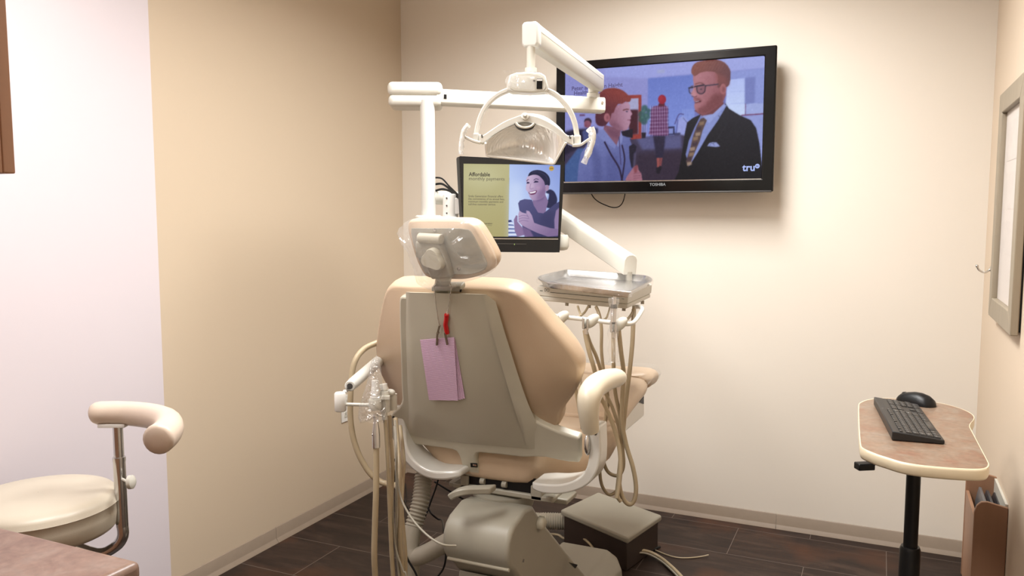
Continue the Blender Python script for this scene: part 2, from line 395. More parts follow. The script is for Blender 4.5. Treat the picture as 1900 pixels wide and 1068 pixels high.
def tv_picture():
    z5 = lambda x, y: (1020+x/3.236, 70+y/3.236)
    tl, tr, br, bl = z5(92, 196), z5(1290, 115), z5(1273, 848), z5(92, 860)
    c = Canvas(420, 236, [tl, tr, br, bl]); c.f = lambda p: z5(*p)
    c.im[:] = (122, 126, 196)
    m = c.poly([(60, 150), (1320, 80), (1320, 900), (60, 900)], (0, 0, 0)); c.grad(m, (150, 152, 214), (112, 118, 190), (500, 130), (700, 620))
    c.poly([(60, 230), (592, 245), (590, 610), (60, 640)], (143, 145, 208), 1, 2)
    c.poly([(330, 170), (1300, 100), (1300, 178), (1090, 205), (860, 222), (590, 244), (330, 232)], (156, 162, 226), 1, 2)
    c.poly([(1090, 205), (1300, 190), (1300, 110), (900, 140)], (160, 168, 230), 1, 2)
    m = c.poly([(592, 246), (860, 226), (870, 585), (592, 590)], (114, 132, 206), 1, 1); c.grad(m, (104, 122, 200), (128, 146, 220), (700, 230), (740, 590))
    c.poly([(645, 195), (690, 190), (690, 212), (645, 216)], (165, 172, 205), .6, 1)
    c.poly([(1060, 210), (1300, 190), (1300, 470), (1060, 480)], (140, 152, 216), 1, 1)
    m = c.poly([(1068, 256), (1170, 250), (1172, 468), (1050, 470)], (190, 206, 250)); c.grad(m, (178, 192, 246), (200, 216, 252), (1100, 260), (1120, 460))
    c.line([(1085, 330), (1170, 326)], 1, (165, 180, 235)); c.line([(1085, 400), (1170, 397)], 1, (165, 180, 235))
    c.poly([(1170, 246), (1232, 240), (1228, 398), (1170, 402)], (118, 128, 192), 1, 1)
    c.poly([(1172, 404), (1230, 398), (1285, 400), (1285, 462), (1172, 468)], (160, 172, 226))
    c.line([(1150, 470), (1220, 466), (1290, 461)], 2.2, (104, 40, 74)); c.line([(1174, 468), (1174, 400)], 1.4, (96, 60, 110))
    c.poly([(1150, 474), (1290, 466), (1290, 860), (1200, 860)], (148, 158, 218), 1, 1)
    # stair and railing
    c.poly([(760, 500), (800, 470), (850, 520), (850, 660), (790, 650), (786, 585), (760, 580)], (152, 160, 222), 1, 1)
    for k in range(7): c.line([(800+k*11, 430), (798+k*11, 500+k*5)], 1, (158, 176, 232), .8)
    c.line([(752, 520), (776, 462), (806, 462)], 2, (78, 72, 130)); c.line([(770, 490), (760, 575)], 3, (96, 104, 172)); c.line([(800, 480), (850, 540)], 1.5, (96, 100, 160))
    # floor
    c.poly([(90, 640), (500, 600), (790, 583), (870, 600), (900, 900), (60, 900)], (62, 54, 80), 1, 1)
    c.poly([(520, 600), (790, 585), (792, 665), (560, 672)], (88, 88, 132), 1, 2)
    c.poly([(520, 690), (830, 680), (840, 870), (500, 870)], (50, 38, 56), 1, 5)
    c.poly([(700, 535), (750, 532), (752, 582), (705, 584)], (40, 40, 78)); c.poly([(710, 545), (742, 543), (742, 575), (712, 577)], (128, 140, 204))
    c.poly([(750, 572), (786, 570), (786, 584), (750, 586)], (48, 46, 76), .8)
    # door frame
    c.poly([(470, 344), (551, 342), (552, 604), (490, 608)], (150, 58, 52)); c.poly([(470, 364), (534, 362), (535, 575), (480, 580)], (168, 168, 206))
    c.poly([(470, 432), (532, 430), (532, 575), (480, 582)], (66, 24, 36), 1, 1); c.poly([(430, 560), (500, 545), (500, 600), (440, 590)], (26, 20, 34))
    # plant
    for x, y, r in [(570, 425, 20), (555, 460, 22), (585, 470, 20), (568, 500, 20), (595, 440, 14), (550, 490, 16)]: c.ell((x, y), r, r*1.1, (46, 86, 84), .85, 1)
    for x, y, r in [(565, 440, 7), (580, 465, 7), (556, 478, 6), (590, 490, 5)]: c.ell((x, y), r, r, (92, 136, 120), .7, 1)
    c.line([(563, 500), (562, 570)], 1.3, (60, 70, 100)); c.line([(575, 500), (573, 570)], 1, (60, 70, 100))
    c.poly([(552, 568), (580, 568), (577, 600), (555, 602)], (34, 26, 40))
    # person walking away in red cap and plaid shirt
    c.poly([(622, 588), (696, 588), (692, 640), (682, 722), (642, 722), (630, 640)], (40, 34, 58), 1, 1)
    c.poly([(644, 720), (662, 720), (660, 790), (648, 788)], (150, 78, 76)); c.poly([(664, 720), (680, 720), (672, 770), (660, 765)], (128, 66, 70))
    c.poly([(640, 780), (668, 770), (676, 775), (662, 815), (645, 812)], (24, 18, 30))
    m = c.poly([(612, 424), (646, 408), (696, 408), (712, 432), (708, 500), (716, 572), (700, 588), (604, 582), (600, 560), (608, 500)], (112, 60, 104), 1, 0, 3)
    for k in range(8):
        c.line([(606+k*14, 408), (604+k*15, 590)], 1.1, (196, 190, 226), .55); c.line([(600, 424+k*22), (716, 420+k*22)], 1.1, (196, 190, 226), .5)
        c.line([(612+k*14, 408), (610+k*15, 590)], 1.1, (54, 24, 66), .5); c.line([(600, 434+k*22), (716, 430+k*22)], 1.1, (54, 24, 66), .5)
    c.poly([(655, 395), (692, 395), (690, 412), (652, 412)], (88, 26, 44)); c.ell((675, 371), 24, 28, (150, 26, 50), 1, 0); c.ell((668, 366), 10, 16, (178, 44, 62), .6, 1)
    # person seated at far left
    c.poly([(92, 560), (150, 545), (290, 540), (290, 600), (92, 700)], (34, 28, 50), 1, 2)
    c.poly([(95, 760), (170, 660), (215, 660), (200, 800), (170, 870), (92, 870)], (66, 92, 146), 1, 1)
    c.poly([(196, 560), (235, 530), (282, 545), (290, 600), (240, 640), (205, 620)], (70, 78, 128), 1, 1)
    c.ell((229, 510), 21, 27, (140, 84, 104), 1, 0); c.poly([(208, 505), (212, 484), (236, 478), (252, 492), (250, 512), (240, 496), (218, 494)], (56, 36, 56), 1, 0, 2); c.poly([(208, 520), (222, 516), (220, 532), (210, 534)], (108, 54, 76), .7, 1)
    c.poly([(95, 356), (212, 356), (212, 366), (95, 366)], (96, 50, 84), .8); c.poly([(180, 456), (212, 456), (212, 466), (180, 466)], (96, 50, 84), .8)
    # person with red hair, grey polo
    m = c.poly([(168, 870), (176, 760), (190, 690), (222, 640), (270, 588), (305, 552), (350, 600), (420, 650), (440, 585), (480, 600), (494, 640), (500, 760), (496, 870)], (96, 104, 164)); c.grad(m, (116, 124, 182), (84, 90, 148), (250, 590), (420, 860))
    c.poly([(230, 650), (268, 640), (310, 720), (318, 850), (270, 870), (262, 740)], (74, 80, 134), .55, 3)
    c.poly([(340, 700), (400, 690), (420, 760), (400, 860), (350, 860)], (78, 84, 140), .5, 4)
    c.poly([(330, 520), (428, 545), (424, 600), (410, 650), (360, 600), (322, 560)], (128, 84, 104)); c.poly([(345, 545), (420, 560), (412, 600), (370, 590)], (104, 64, 88), .6, 2)
    c.poly([(298, 552), (325, 545), (368, 600), (402, 642), (392, 664), (330, 620), (290, 585)], (122, 130, 188)); c.poly([(424, 584), (440, 586), (436, 625), (412, 655), (404, 640)], (128, 136, 192))
    c.line([(330, 620), (372, 700), (420, 780), (438, 860)], 3.4, (34, 22, 50)); c.line([(436, 640), (452, 720), (444, 800), (436, 860)], 3, (34, 22, 50)); c.line([(418, 590), (424, 680), (430, 760)], 1.6, (58, 46, 90))
    m = c.poly([(380, 440), (398, 408), (440, 392), (468, 382), (482, 404), (482, 428), (497, 456), (486, 470), (489, 484), (482, 494), (487, 504), (480, 522), (468, 548), (448, 557), (405, 548), (365, 520), (348, 480)], (156, 108, 130)); c.grad(m, (146, 98, 118), (184, 142, 166), (370, 480), (480, 450))
    c.poly([(400, 500), (440, 545), (440, 560), (380, 540), (360, 510)], (108, 66, 86), .5, 3)
    c.line([(440, 434), (462, 428), (476, 430)], 2, (92, 46, 48)); c.ell((464, 441), 7, 4, (70, 56, 84)); c.line([(468, 492), (487, 492)], 1.4, (116, 60, 80)); c.poly([(478, 455), (497, 456), (486, 470), (474, 470)], (184, 138, 160), .7, 1)
    m = c.poly([(276, 470), (284, 380), (300, 330), (335, 305), (390, 300), (440, 316), (472, 344), (490, 358), (480, 384), (456, 382), (436, 394), (412, 396), (394, 420), (386, 446), (372, 452), (366, 480), (352, 504), (332, 526), (300, 526), (280, 510)], (124, 42, 44), 1, 0, 2); c.grad(m, (132, 58, 54), (76, 36, 52), (400, 320), (310, 510))
    for k in range(9): c.line([(330+k*15, 312+abs(k-3)*4), (350+k*15, 345), (362+k*14, 384)], 1.2, (168, 74, 62), .35)
    c.ell((345, 476), 18, 26, (166, 102, 112)); c.ell((348, 478), 8, 14, (124, 66, 80), .7, 1)
    # microphone and hand
    c.poly([(478, 650), (505, 634), (524, 650), (516, 700), (508, 770), (494, 780), (482, 720)], (30, 24, 42)); c.poly([(508, 690), (522, 680), (512, 790), (500, 800)], (92, 86, 120), .7, 1)
    c.poly([(462, 862), (468, 828), (488, 800), (505, 776), (530, 762), (536, 790), (552, 812), (556, 836), (552, 862)], (160, 106, 124), 1, 0, 2)
    for y in (812, 828, 842): c.line([(506, y), (552, y-4)], 1.2, (116, 66, 84), .7)
    c.poly([(505, 780), (520, 760), (532, 764), (528, 800), (512, 812)], (126, 58, 66), .8, 1)
    # person in dark suit with glasses
    m = c.poly([(745, 870), (778, 800), (796, 700), (812, 580), (826, 510), (860, 484), (908, 462), (960, 520), (1054, 398), (1075, 430), (1140, 470), (1206, 500), (1238, 548), (1258, 640), (1272, 760), (1276, 870)], (22, 20, 26)); c.grad(m, (32, 30, 38), (16, 14, 18), (1150, 470), (1050, 860))
    c.poly([(908, 464), (930, 480), (1040, 396), (1062, 410), (1010, 500), (950, 585), (890, 690), (838, 772), (818, 700), (836, 620), (870, 540)], (136, 148, 208))
    c.poly([(908, 466), (926, 486), (900, 560), (858, 660), (830, 740), (822, 690), (842, 610), (876, 530)], (118, 128, 190))
    c.poly([(868, 440), (1032, 380), (1048, 402), (980, 462), (936, 492), (914, 470)], (112, 62, 70)); c.poly([(916, 470), (938, 500), (960, 514), (1052, 412), (1046, 398), (980, 460)], (150, 162, 220))
    c.poly([(906, 488), (926, 482), (944, 498), (918, 560), (902, 620), (872, 690), (852, 742), (832, 778), (820, 742), (846, 660), (862, 590), (884, 530)], (88, 68, 66))
    for k, (x, y) in enumerate([(912, 516), (896, 548), (890, 580), (876, 606), (872, 640), (858, 668), (852, 700), (838, 728), (840, 756)]): c.poly([(x-14, y-8), (x+16, y-12), (x+14, y+8), (x-14, y+12)], [(150, 122, 96), (60, 44, 58), (176, 150, 128)][k % 3], .75, 0)
    c.poly([(946, 652), (958, 634), (980, 628), (1002, 630), (1024, 654), (1000, 658)], (150, 160, 214)); c.line([(960, 650), (976, 634), (990, 650)], 1.2, (96, 104, 160))
    c.line([(1010, 470), (1060, 520), (980, 640)], 1.2, (44, 42, 52), .6)
    m = c.poly([(862, 222), (905, 196), (960, 190), (1020, 220), (1056, 280), (1056, 350), (1034, 398), (960, 450), (925, 466), (890, 452), (872, 430), (868, 408), (874, 390), (862, 372), (866, 352), (850, 340), (860, 315), (866, 290), (860, 250)], (160, 98, 108)); c.grad(m, (178, 120, 130), (142, 84, 92), (870, 320), (1030, 360))
    c.poly([(885, 432), (930, 410), (985, 340), (1040, 340), (1040, 396), (960, 452), (920, 466), (890, 452)], (112, 58, 62), .75, 3)
    c.poly([(866, 388), (884, 376), (908, 372), (912, 386), (880, 396)], (118, 60, 66), .7, 1); c.line([(872, 392), (892, 386), (908, 384)], 2.4, (72, 28, 38)); c.line([(874, 388), (896, 382)], 1.4, (196, 180, 200))
    c.poly([(862, 372), (872, 362), (900, 364), (906, 376), (884, 376)], (106, 54, 58), .5, 1)
    m = c.poly([(850, 212), (856, 176), (884, 150), (940, 140), (1000, 136), (1050, 156), (1080, 196), (1084, 236), (1076, 286), (1058, 300), (1052, 284), (1034, 282), (1022, 300), (1006, 300), (1010, 240), (990, 210), (940, 206), (900, 214), (870, 234)], (116, 66, 62), 1, 0, 2); c.grad(m, (132, 78, 70), (98, 60, 66), (900, 160), (1060, 280))
    c.poly([(990, 212), (1060, 240), (1076, 286), (1056, 300), (1034, 282), (1010, 300)], (142, 78, 76), .6, 3)
    for k in range(10): c.line([(862+k*18, 206-abs(k-3)), (880+k*18, 165), (905+k*16, 148)], 1, (166, 98, 82), .35)
    c.ell((1040, 312), 19, 32, (164, 100, 104)); c.ell((1042, 314), 9, 18, (122, 66, 74), .7, 1)
    c.poly([(882, 296), (925, 288), (934, 322), (912, 338), (888, 332)], (92, 60, 78), .4, 0, 2); c.poly([(836, 306), (858, 302), (862, 330), (846, 338), (838, 326)], (150, 120, 150), .5, 0, 2)
    c.line([(832, 304), (860, 300), (880, 294), (930, 286)], 2.4, (26, 22, 40)); c.line([(930, 292), (1012, 283)], 2, (44, 38, 60))
    c.line([(882, 296), (886, 328), (908, 340), (930, 326), (934, 290)], 1.6, (26, 22, 40)); c.line([(836, 306), (840, 332), (856, 338), (862, 328)], 1.4, (26, 22, 40))
    c.poly([(864, 316), (874, 336), (884, 350), (868, 358), (846, 344), (852, 330)], (196, 138, 146), .9, 1); c.line([(852, 352), (868, 358), (884, 352)], 1.6, (96, 50, 58), .8); c.line([(866, 292), (862, 318)], 1.4, (206, 150, 156), .7); c.line([(872, 282), (900, 274), (924, 280)], 2.2, (104, 58, 58), .8); c.line([(846, 296), (862, 290)], 2, (104, 58, 58), .7); c.ell((908, 312), 7, 4, (50, 34, 52), .7)
    nz = np.random.RandomState(2); c.im = np.stack([c.blur(c.im[..., k], 1)*.6+c.im[..., k]*.4 for k in range(3)], -1); c.im += np.repeat(np.repeat(nz.randn(59, 105, 1), 4, 0), 4, 1)[:236, :420]*1.6+nz.randn(236, 420, 1)*1.2
    return c, (tl, tr, br, bl)

def monitor_picture():
    m5 = lambda x, y: (850+x/5.933, 290+y/5.933)
    tl, tr, br, bl = m5(60, 80), m5(1127, 95), m5(1100, 886), m5(58, 880)
    c = Canvas(380, 290, [tl, tr, br, bl]); c.f = lambda p: m5(*p)
    m = c.poly([(0, 0), (560, 0), (560, 960), (0, 960)], (0, 0, 0)); c.grad(m, (190, 184, 138), (176, 166, 114), (250, 150), (350, 900))
    c.ell((260, 240), 190, 130, (206, 202, 160), .5, 22)
    m = c.poly([(552, 40), (1200, 40), (1200, 960), (540, 960)], (0, 0, 0)); c.grad(m, (196, 214, 250), (138, 158, 222), (600, 500), (1130, 150))
    c.poly([(560, 300), (700, 300), (660, 900), (540, 900)], (208, 222, 250), .6, 14)
    c.poly([(990, 400), (960, 470), (950, 420), (975, 380)], (214, 228, 252), .8, 2)
    # books
    for k in range(9): c.poly([(540, 705+k*21), (575+k*8, 712+k*20), (590+k*8, 724+k*20), (540, 720+k*21)], (84, 92, 150) if k % 2 == 0 else (226, 230, 246), .9)
    c.poly([(540, 702), (574, 702), (572, 722), (540, 728)], (52, 60, 116))
    # ponytail, back hair
    c.poly([(958, 395), (1000, 368), (1045, 385), (1075, 430), (1088, 490), (1062, 560), (1010, 575), (960, 560), (955, 520), (985, 480), (995, 420), (975, 412)], (40, 42, 76), 1, 1, 3)
    # neck, dress
    c.poly([(810, 480), (940, 400), (985, 500), (950, 630), (850, 625), (805, 540)], (134, 112, 154), 1, 0)
    c.poly([(840, 480), (945, 420), (930, 480), (870, 500)], (104, 84, 130), .6, 3)
    m = c.poly([(648, 520), (668, 490), (720, 474), (800, 482), (822, 545), (870, 622), (930, 630), (985, 590), (1060, 530), (1115, 500), (1108, 700), (1100, 900), (760, 900), (700, 800), (660, 590)], (72, 72, 116)); c.grad(m, (84, 84, 130), (56, 56, 96), (720, 500), (960, 860))
    c.poly([(900, 660), (1010, 600), (1050, 620), (1010, 760), (900, 740)], (56, 56, 96), .5, 6)
    # arm at right edge and forearm, hands
    c.poly([(1075, 600), (1118, 560), (1110, 880), (1060, 840), (1055, 700)], (146, 124, 166), 1, 1)
    m = c.poly([(650, 640), (662, 600), (690, 620), (735, 632), (738, 598), (770, 606), (800, 650), (826, 732), (900, 758), (1010, 790), (1098, 800), (1098, 872), (980, 880), (860, 840), (770, 800), (690, 760), (650, 720)], (158, 134, 174)); c.grad(m, (186, 162, 196), (130, 108, 150), (700, 620), (960, 880))
    c.poly([(600, 700), (625, 650), (640, 656), (640, 720), (690, 780), (730, 860), (640, 884), (610, 820)], (140, 116, 158), 1, 0)
    c.poly([(690, 770), (780, 810), (820, 880), (720, 884)], (118, 96, 140), 1, 2)
    for y in (645, 672, 700): c.line([(652, y+22), (700, y+6), (762, y+16)], 1.6, (112, 92, 140), .8)
    c.line([(740, 604), (744, 640), (770, 690)], 1.5, (112, 92, 140), .7)
    # face
    m = c.poly([(742, 300), (736, 265), (752, 225), (790, 196), (860, 196), (920, 230), (948, 290), (955, 380), (940, 440), (900, 472), (850, 486), (808, 484), (778, 452), (758, 400), (736, 372), (734, 340)], (178, 154, 190), 1, 0, 3); c.grad(m, (200, 178, 208), (142, 116, 158), (760, 320), (940, 360))
    c.poly([(880, 400), (950, 340), (950, 420), (900, 470), (850, 484)], (124, 98, 140), .5, 5)
    c.ell((800, 330), 26, 30, (206, 184, 212), .5, 4); c.ell((872, 350), 30, 26, (196, 160, 192), .5, 5)
    c.poly([(962, 318), (985, 312), (996, 332), (990, 368), (966, 388), (950, 370)], (166, 138, 172), 1, 0, 2)
    m = c.poly([(758, 222), (772, 186), (812, 160), (870, 152), (930, 168), (975, 200), (1002, 244), (1006, 300), (996, 326), (972, 316), (950, 320), (938, 280), (912, 246), (872, 212), (820, 204), (780, 214)], (34, 36, 66), 1, 0, 3)
    c.line([(800, 180), (870, 172), (950, 210), (985, 270)], 3, (74, 78, 118), .5, 1)
    c.line([(742, 278), (752, 262), (768, 258)], 2.4, (62, 52, 90)); c.line([(820, 266), (846, 250), (876, 258)], 2.6, (62, 52, 90))
    c.poly([(738, 298), (752, 282), (774, 290), (772, 300), (748, 304)], (48, 42, 78), 1, 0); c.poly([(818, 292), (838, 270), (868, 276), (876, 288), (846, 292)], (48, 42, 78), 1, 0)
    c.line([(790, 300), (778, 350), (790, 362), (818, 352)], 1.8, (140, 112, 152), .8)
    c.poly([(762, 400), (800, 390), (850, 378), (856, 392), (838, 418), (800, 428), (776, 420)], (112, 60, 96), 1, 0, 2); c.poly([(772, 400), (804, 394), (844, 384), (838, 402), (806, 410), (780, 412)], (244, 240, 250), 1, 0, 2)
    c.line([(900, 340), (884, 390), (864, 420)], 1.4, (140, 112, 152), .5)
    # round badges
    c.ell((1022, 134), 28, 28, (206, 164, 74)); c.ell((230, 740), 30, 31, (28, 26, 22))
    nz = np.random.RandomState(4); c.im = np.stack([c.blur(c.im[..., k], 1)*.5+c.im[..., k]*.5 for k in range(3)], -1)+nz.randn(290, 380, 1)*1.2
    return c, (tl, tr, br, bl)
# ------------------------------------------------------------------ the room
XL, YB, XR, YF, ZC = -2.39, 3.807, .385, -1.7, 2.72
WY = 2.145                                                   # where the white paint meets the tan paint
struct('floor', B().bb((XL-.1, YF-.1, -.06), (XR+.1, YB+.1, 0)), 'floor', loc=(0, 0, 0))
struct('ceiling', B().bb((XL-.1, YF-.1, ZC), (XR+.1, YB+.1, ZC+.06)), 'ceil')
struct('wall_back', B().bb((XL-.1, YB, 0), (XR+.1, YB+.1, ZC)), 'cream')
struct('wall_left', B().bb((XL-.1, WY, 0), (XL, YB, ZC)), 'tan')
struct('wall_left.001', B().bb((XL-.1, YF, 0), (XL, WY, ZC)), 'white')
struct('wall_right', B().bb((XR, YF, 0), (XR+.1, YB, ZC)), 'peach')
struct('wall_front', B().bb((XL-.1, YF-.1, 0), (XR+.1, YF, ZC)), 'cream')
BH = .068
prof = [(0, 0), (.0175, 0), (.017, .0015), (.0065, .0155), (.0042, .0195), (.0038, BH-.003), (.001, BH), (0, BH)]
def base_run(a, b, inward):
    a, b, n = V(*a, 0), V(*b, 0), V(*inward, 0)
    return B().prism([a+n*x+V(0, 0, z) for x, z in prof], b-a)
def merge(*bs):
    r = B()
    for b in bs: r.add(b.v, b.f)
    return r
ys = PX(510.7, 976, XL)[1]; xs = PY(1440.5, 955, YB)[0]
struct('baseboard_left', merge(base_run((XL, .98), (XL, ys-.0008), (1, 0)), base_run((XL, ys+.0008), (XL, YB), (1, 0))), 'vbase', smooth=60)
struct('baseboard_back', merge(base_run((XL, YB), (xs-.0008, YB), (0, -1)), base_run((xs+.0008, YB), (XR, YB), (0, -1))), 'vbase', smooth=60)
struct('baseboard_right', base_run((XR, YF), (XR, YB), (-1, 0)), 'vbase', smooth=60)

# ------------------------------------------------------------------ ceiling lights
def ceiling_light(x, y, w, l, power, label, tint=(1, .99, .975)):
    t = thing('ceiling_light', label, 'ceiling light', (x, y, ZC-.03), 'recessed ceiling lights')
    f = B(); e = .03
    for a, b in (((x-w/2-e, y-l/2-e), (x+w/2+e, y-l/2)), ((x-w/2-e, y+l/2), (x+w/2+e, y+l/2+e)), ((x-w/2-e, y-l/2), (x-w/2, y+l/2)), ((x+w/2, y-l/2), (x+w/2+e, y+l/2))):
        f.bb((*a, ZC-.02), (*b, ZC-.001))
    obj('light_frame', f, 'enamel', t)
    m = bpy.data.materials.new('light_diffuser'); m.use_nodes = True; b = m.node_tree.nodes['Principled BSDF']
    b.inputs['Base Color'].default_value = (.8, .8, .8, 1); b.inputs['Emission Color'].default_value = (*tint, 1); b.inputs['Emission Strength'].default_value = 1.2
    obj('light_diffuser', B().bb((x-w/2, y-l/2, ZC-.006), (x+w/2, y+l/2, ZC-.001)), m, t)
    la = bpy.data.lights.new('panel_lamp', 'AREA'); la.shape = 'RECTANGLE'; la.size = w; la.size_y = l; la.energy = power; la.color = tint; la.spread = R_(160)
    lo = bpy.data.objects.new('panel_lamp', la); COL.objects.link(lo); lo.location = (0, 0, -.0); lo.parent = t
    lo.location = (0, 0, ZC-.012-(ZC-.03))
ceiling_light(-.78, 2.5, .56, 1.16, 65, 'recessed ceiling light panel above the dental chair')
ceiling_light(-1.45, .95, .56, 1.16, 39, 'recessed ceiling light panel above the counter')
ceiling_light(-.9, -.75, .56, 1.16, 27, 'unseen ceiling panel added as fill light near the front wall')  # added lamp out of view: fill for the reflector, chair shell and back wall
W = bpy.data.worlds.new('world'); SC.world = W; W.use_nodes = True
W.node_tree.nodes['Background'].inputs['Color'].default_value = (1, .98, .95, 1); W.node_tree.nodes['Background'].inputs['Strength'].default_value = .05
SC.view_settings.view_transform = 'Standard'; SC.view_settings.look = 'None'; SC.view_settings.exposure = 0; SC.view_settings.gamma = 1

# ------------------------------------------------------------------ television on the back wall
YT = 3.66
c, px = tv_picture(); S = [PY(*p, YT+.004) for p in px]
o0, o1 = PY(1029.5, 121, YT), PY(1441.5, 83, YT); b0, b1 = PY(1045, 359, YT), PY(1434.2, 356, YT)
x0, x1 = (-1.436, o1[0]+.002); zt, zb = (o0[2]+o1[2])/2+.004, (b0[2]+b1[2])/2
t = thing('television', 'wide black flat television on the back wall showing two men talking', 'television', ((x0+x1)/2, YB-.02, zb))
sx0, sx1 = (S[0][0]+S[3][0])/2, (S[1][0]+S[2][0])/2; sz1, sz0 = (S[0][2]+S[1][2])/2, (S[2][2]+S[3][2])/2
obj('housing', B().bb((x0+.01, YT+.012, zb+.008), (x1-.01, YT+.075, zt-.008)).bb((x0+.2, YT+.07, zb+.1), (x1-.2, YT+.1, zt-.1)), 'black', t, bevel=.01)
o8 = [(x0, zb), (x1, zb), (x1, zt), (x0, zt)]; i8 = [(sx0, sz0), (sx1, sz0), (sx1, sz1), (sx0, sz1)]
fr = B().add([V(p[0], y, p[1]) for y in (YT-.006, YT+.014) for q in (o8, i8) for p in q], [f for i in range(4) for j in [(i+1) % 4] for f in ((i, j, 4+j, 4+i), (8+j, 8+i, 12+i, 12+j), (i, 8+i, 8+j, j), (4+i, 4+j, 12+j, 12+i))])
obj('bezel', fr, 'gloss', t, bevel=.006, seg=3)
tvm = screen_mat('tv_screen_picture', .9)
c.mesh('screen', [V(sx0, YT+.004, sz1), V(sx1, YT+.004, sz1), V(sx1, YT+.004, sz0), V(sx0, YT+.004, sz0)], tvm, t)
obj('lower_strip', B().bb((x0+.006, YT-.009, zb-.002), (x1-.006, YT+.004, zb+.006)), 'dkgrey', t, bevel=.002)
obj('screen_edge_strip', B().bb((sx0, YT-.0075, sz0-.005), (sx1, YT-.005, sz0-.001)), 'steel', t)
ux, uz = V(1, 0, 0), V(0, 0, 1)
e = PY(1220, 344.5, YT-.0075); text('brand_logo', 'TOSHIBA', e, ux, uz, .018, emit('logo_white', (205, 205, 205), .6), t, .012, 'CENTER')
lg = emit('channel_blue', (172, 190, 250), .9)
a = PY(1377.5, 317, YT+.003); text('screen_text', 'tru', a, ux, uz, .0435, lg, t, .025)
q = PY(1405.2, 308, YT+.003); obj('screen_logo', B().lathe([(.0098, 0), (.0098, .0006)], q+V(0, .0008, 0), (0, -1, 0), 24), lg, t)
text('screen_text', 'tv', q+V(0, -.0009, -.004), ux, uz, .014, emit('logo_navy', (50, 56, 110), .8), t, .02, 'CENTER')
sg = emit('sign_purple', (78, 72, 134), .8)
a = PY(1060.5, 168, YT+.003); text('screen_text', 'Peter and Helen Haight', a, V(1, 0, .015), uz, .0262, sg, t, .02)
a = PY(1064.5, 176.5, YT+.003); text('screen_text', 'Health Ed', a, V(1, 0, .015), uz, .0262, sg, t, .02)
obj('wall_mount', B().bb((-1.1, YT+.09, 1.7), (-.78, YB-.022, 1.98)).bb((-1.12, YB-.024, 1.66), (-.76, YB, 2.02)), 'blackmetal', t, bevel=.004)
pts = [PY(u, v, 3.735) for u, v in [(1094, 352), (1097, 359), (1103, 368), (1112, 375), (1125, 381), (1136, 384.5), (1146, 384), (1153, 379), (1157, 371), (1159.5, 360), (1160, 352)]]
tag(obj('power_cable', B().tube(cr(pts, 4), .0026, 8), 'black'), 'thin black cable hanging in a loop under the wall television', 'cable')

# ------------------------------------------------------------------ outlet, coat hook, picture frame
t = thing('wall_outlet', 'white electrical outlet plate low on the tan wall behind the chair', 'outlet', (XL, 3.25, .42))
obj('cover_plate', B().bb((XL, 3.212, .418), (XL+.006, 3.285, .552)), 'whiteplastic', t, bevel=.003)
for z in (.455, .515):
    s = obj('socket', B().box((XL+.0065, 3.2485, z), (.004, .034, .03)), 'plastic', t, bevel=.006)
    obj('slot', B().bb((XL+.0083, 3.2405, z-.002), (XL+.0088, 3.2425, z+.008)).bb((XL+.0083, 3.2545, z-.002), (XL+.0088, 3.2565, z+.008)), 'black', s)
t = thing('coat_hook', 'small curved chrome coat hook on the right wall beside the frame', 'hook', (XR, 3.56, 1.235))
hz = PX(1840, 499, XR)
obj('hook_plate', B().lathe([(.012, 0), (.012, .004), (.006, .007)], hz, (-1, 0, 0), 16), 'chrome', t)
tip = hz+V(-.052, -.03, .012)
pp = cr([hz+V(-.004, 0, 0), hz+V(-.018, -.004, -.012), hz+V(-.034, -.014, -.01), hz+V(-.046, -.024, -.001), tip], 5)
obj('hook_arm', B().tube(pp, .0038, 8).ball(tip, .006, 8), 'chrome', t)
y0, y1, z0, z1 = 2.795, 3.345, 1.083, 1.858
t = thing('picture_frame', 'tall grey wooden frame with papers behind glass on the right wall', 'picture frame', (XR, (y0+y1)/2, z0))
w = .068; xf = XR-.028
def member(name, poly):
    obj(name, B().prism([V(xf, *p) for p in poly], (.022, 0, 0)), 'framewood', t, bevel=.003)
member('frame_side', [(y1, z0), (y1, z1), (y1-w, z1-w), (y1-w, z0+w)]); member('frame_side', [(y0, z0), (y0, z1), (y0+w, z1-w), (y0+w, z0+w)])
member('frame_rail', [(y0, z1), (y1, z1), (y1-w, z1-w), (y0+w, z1-w)]); member('frame_rail', [(y0, z0), (y1, z0), (y1-w, z0+w), (y0+w, z0+w)])
obj('backing_board', B().bb((XR-.008, y0+.01, z0+.01), (XR, y1-.01, z1-.01)), 'black', t)
mt = mat('mat_board', (226, 218, 212), .6)
pa = obj('paper_sheet', B().bb((XR-.0105, y0+.05, z0+.05), (XR-.0085, y1-.05, z1-.05)), mt, t)
for k, (z, h) in enumerate(((1.62, .13), (1.46, .12), (1.31, .11))):
    obj('printed_block', B().bb((XR-.0112, y0+.12, z), (XR-.0107, y1-.13, z+h)), 'paper', pa)
obj('glass_pane', B().bb((XR-.0165, y0+w-.005, z0+w-.005), (XR-.0145, y1-w+.005, z1-w+.005)), 'glass', t)
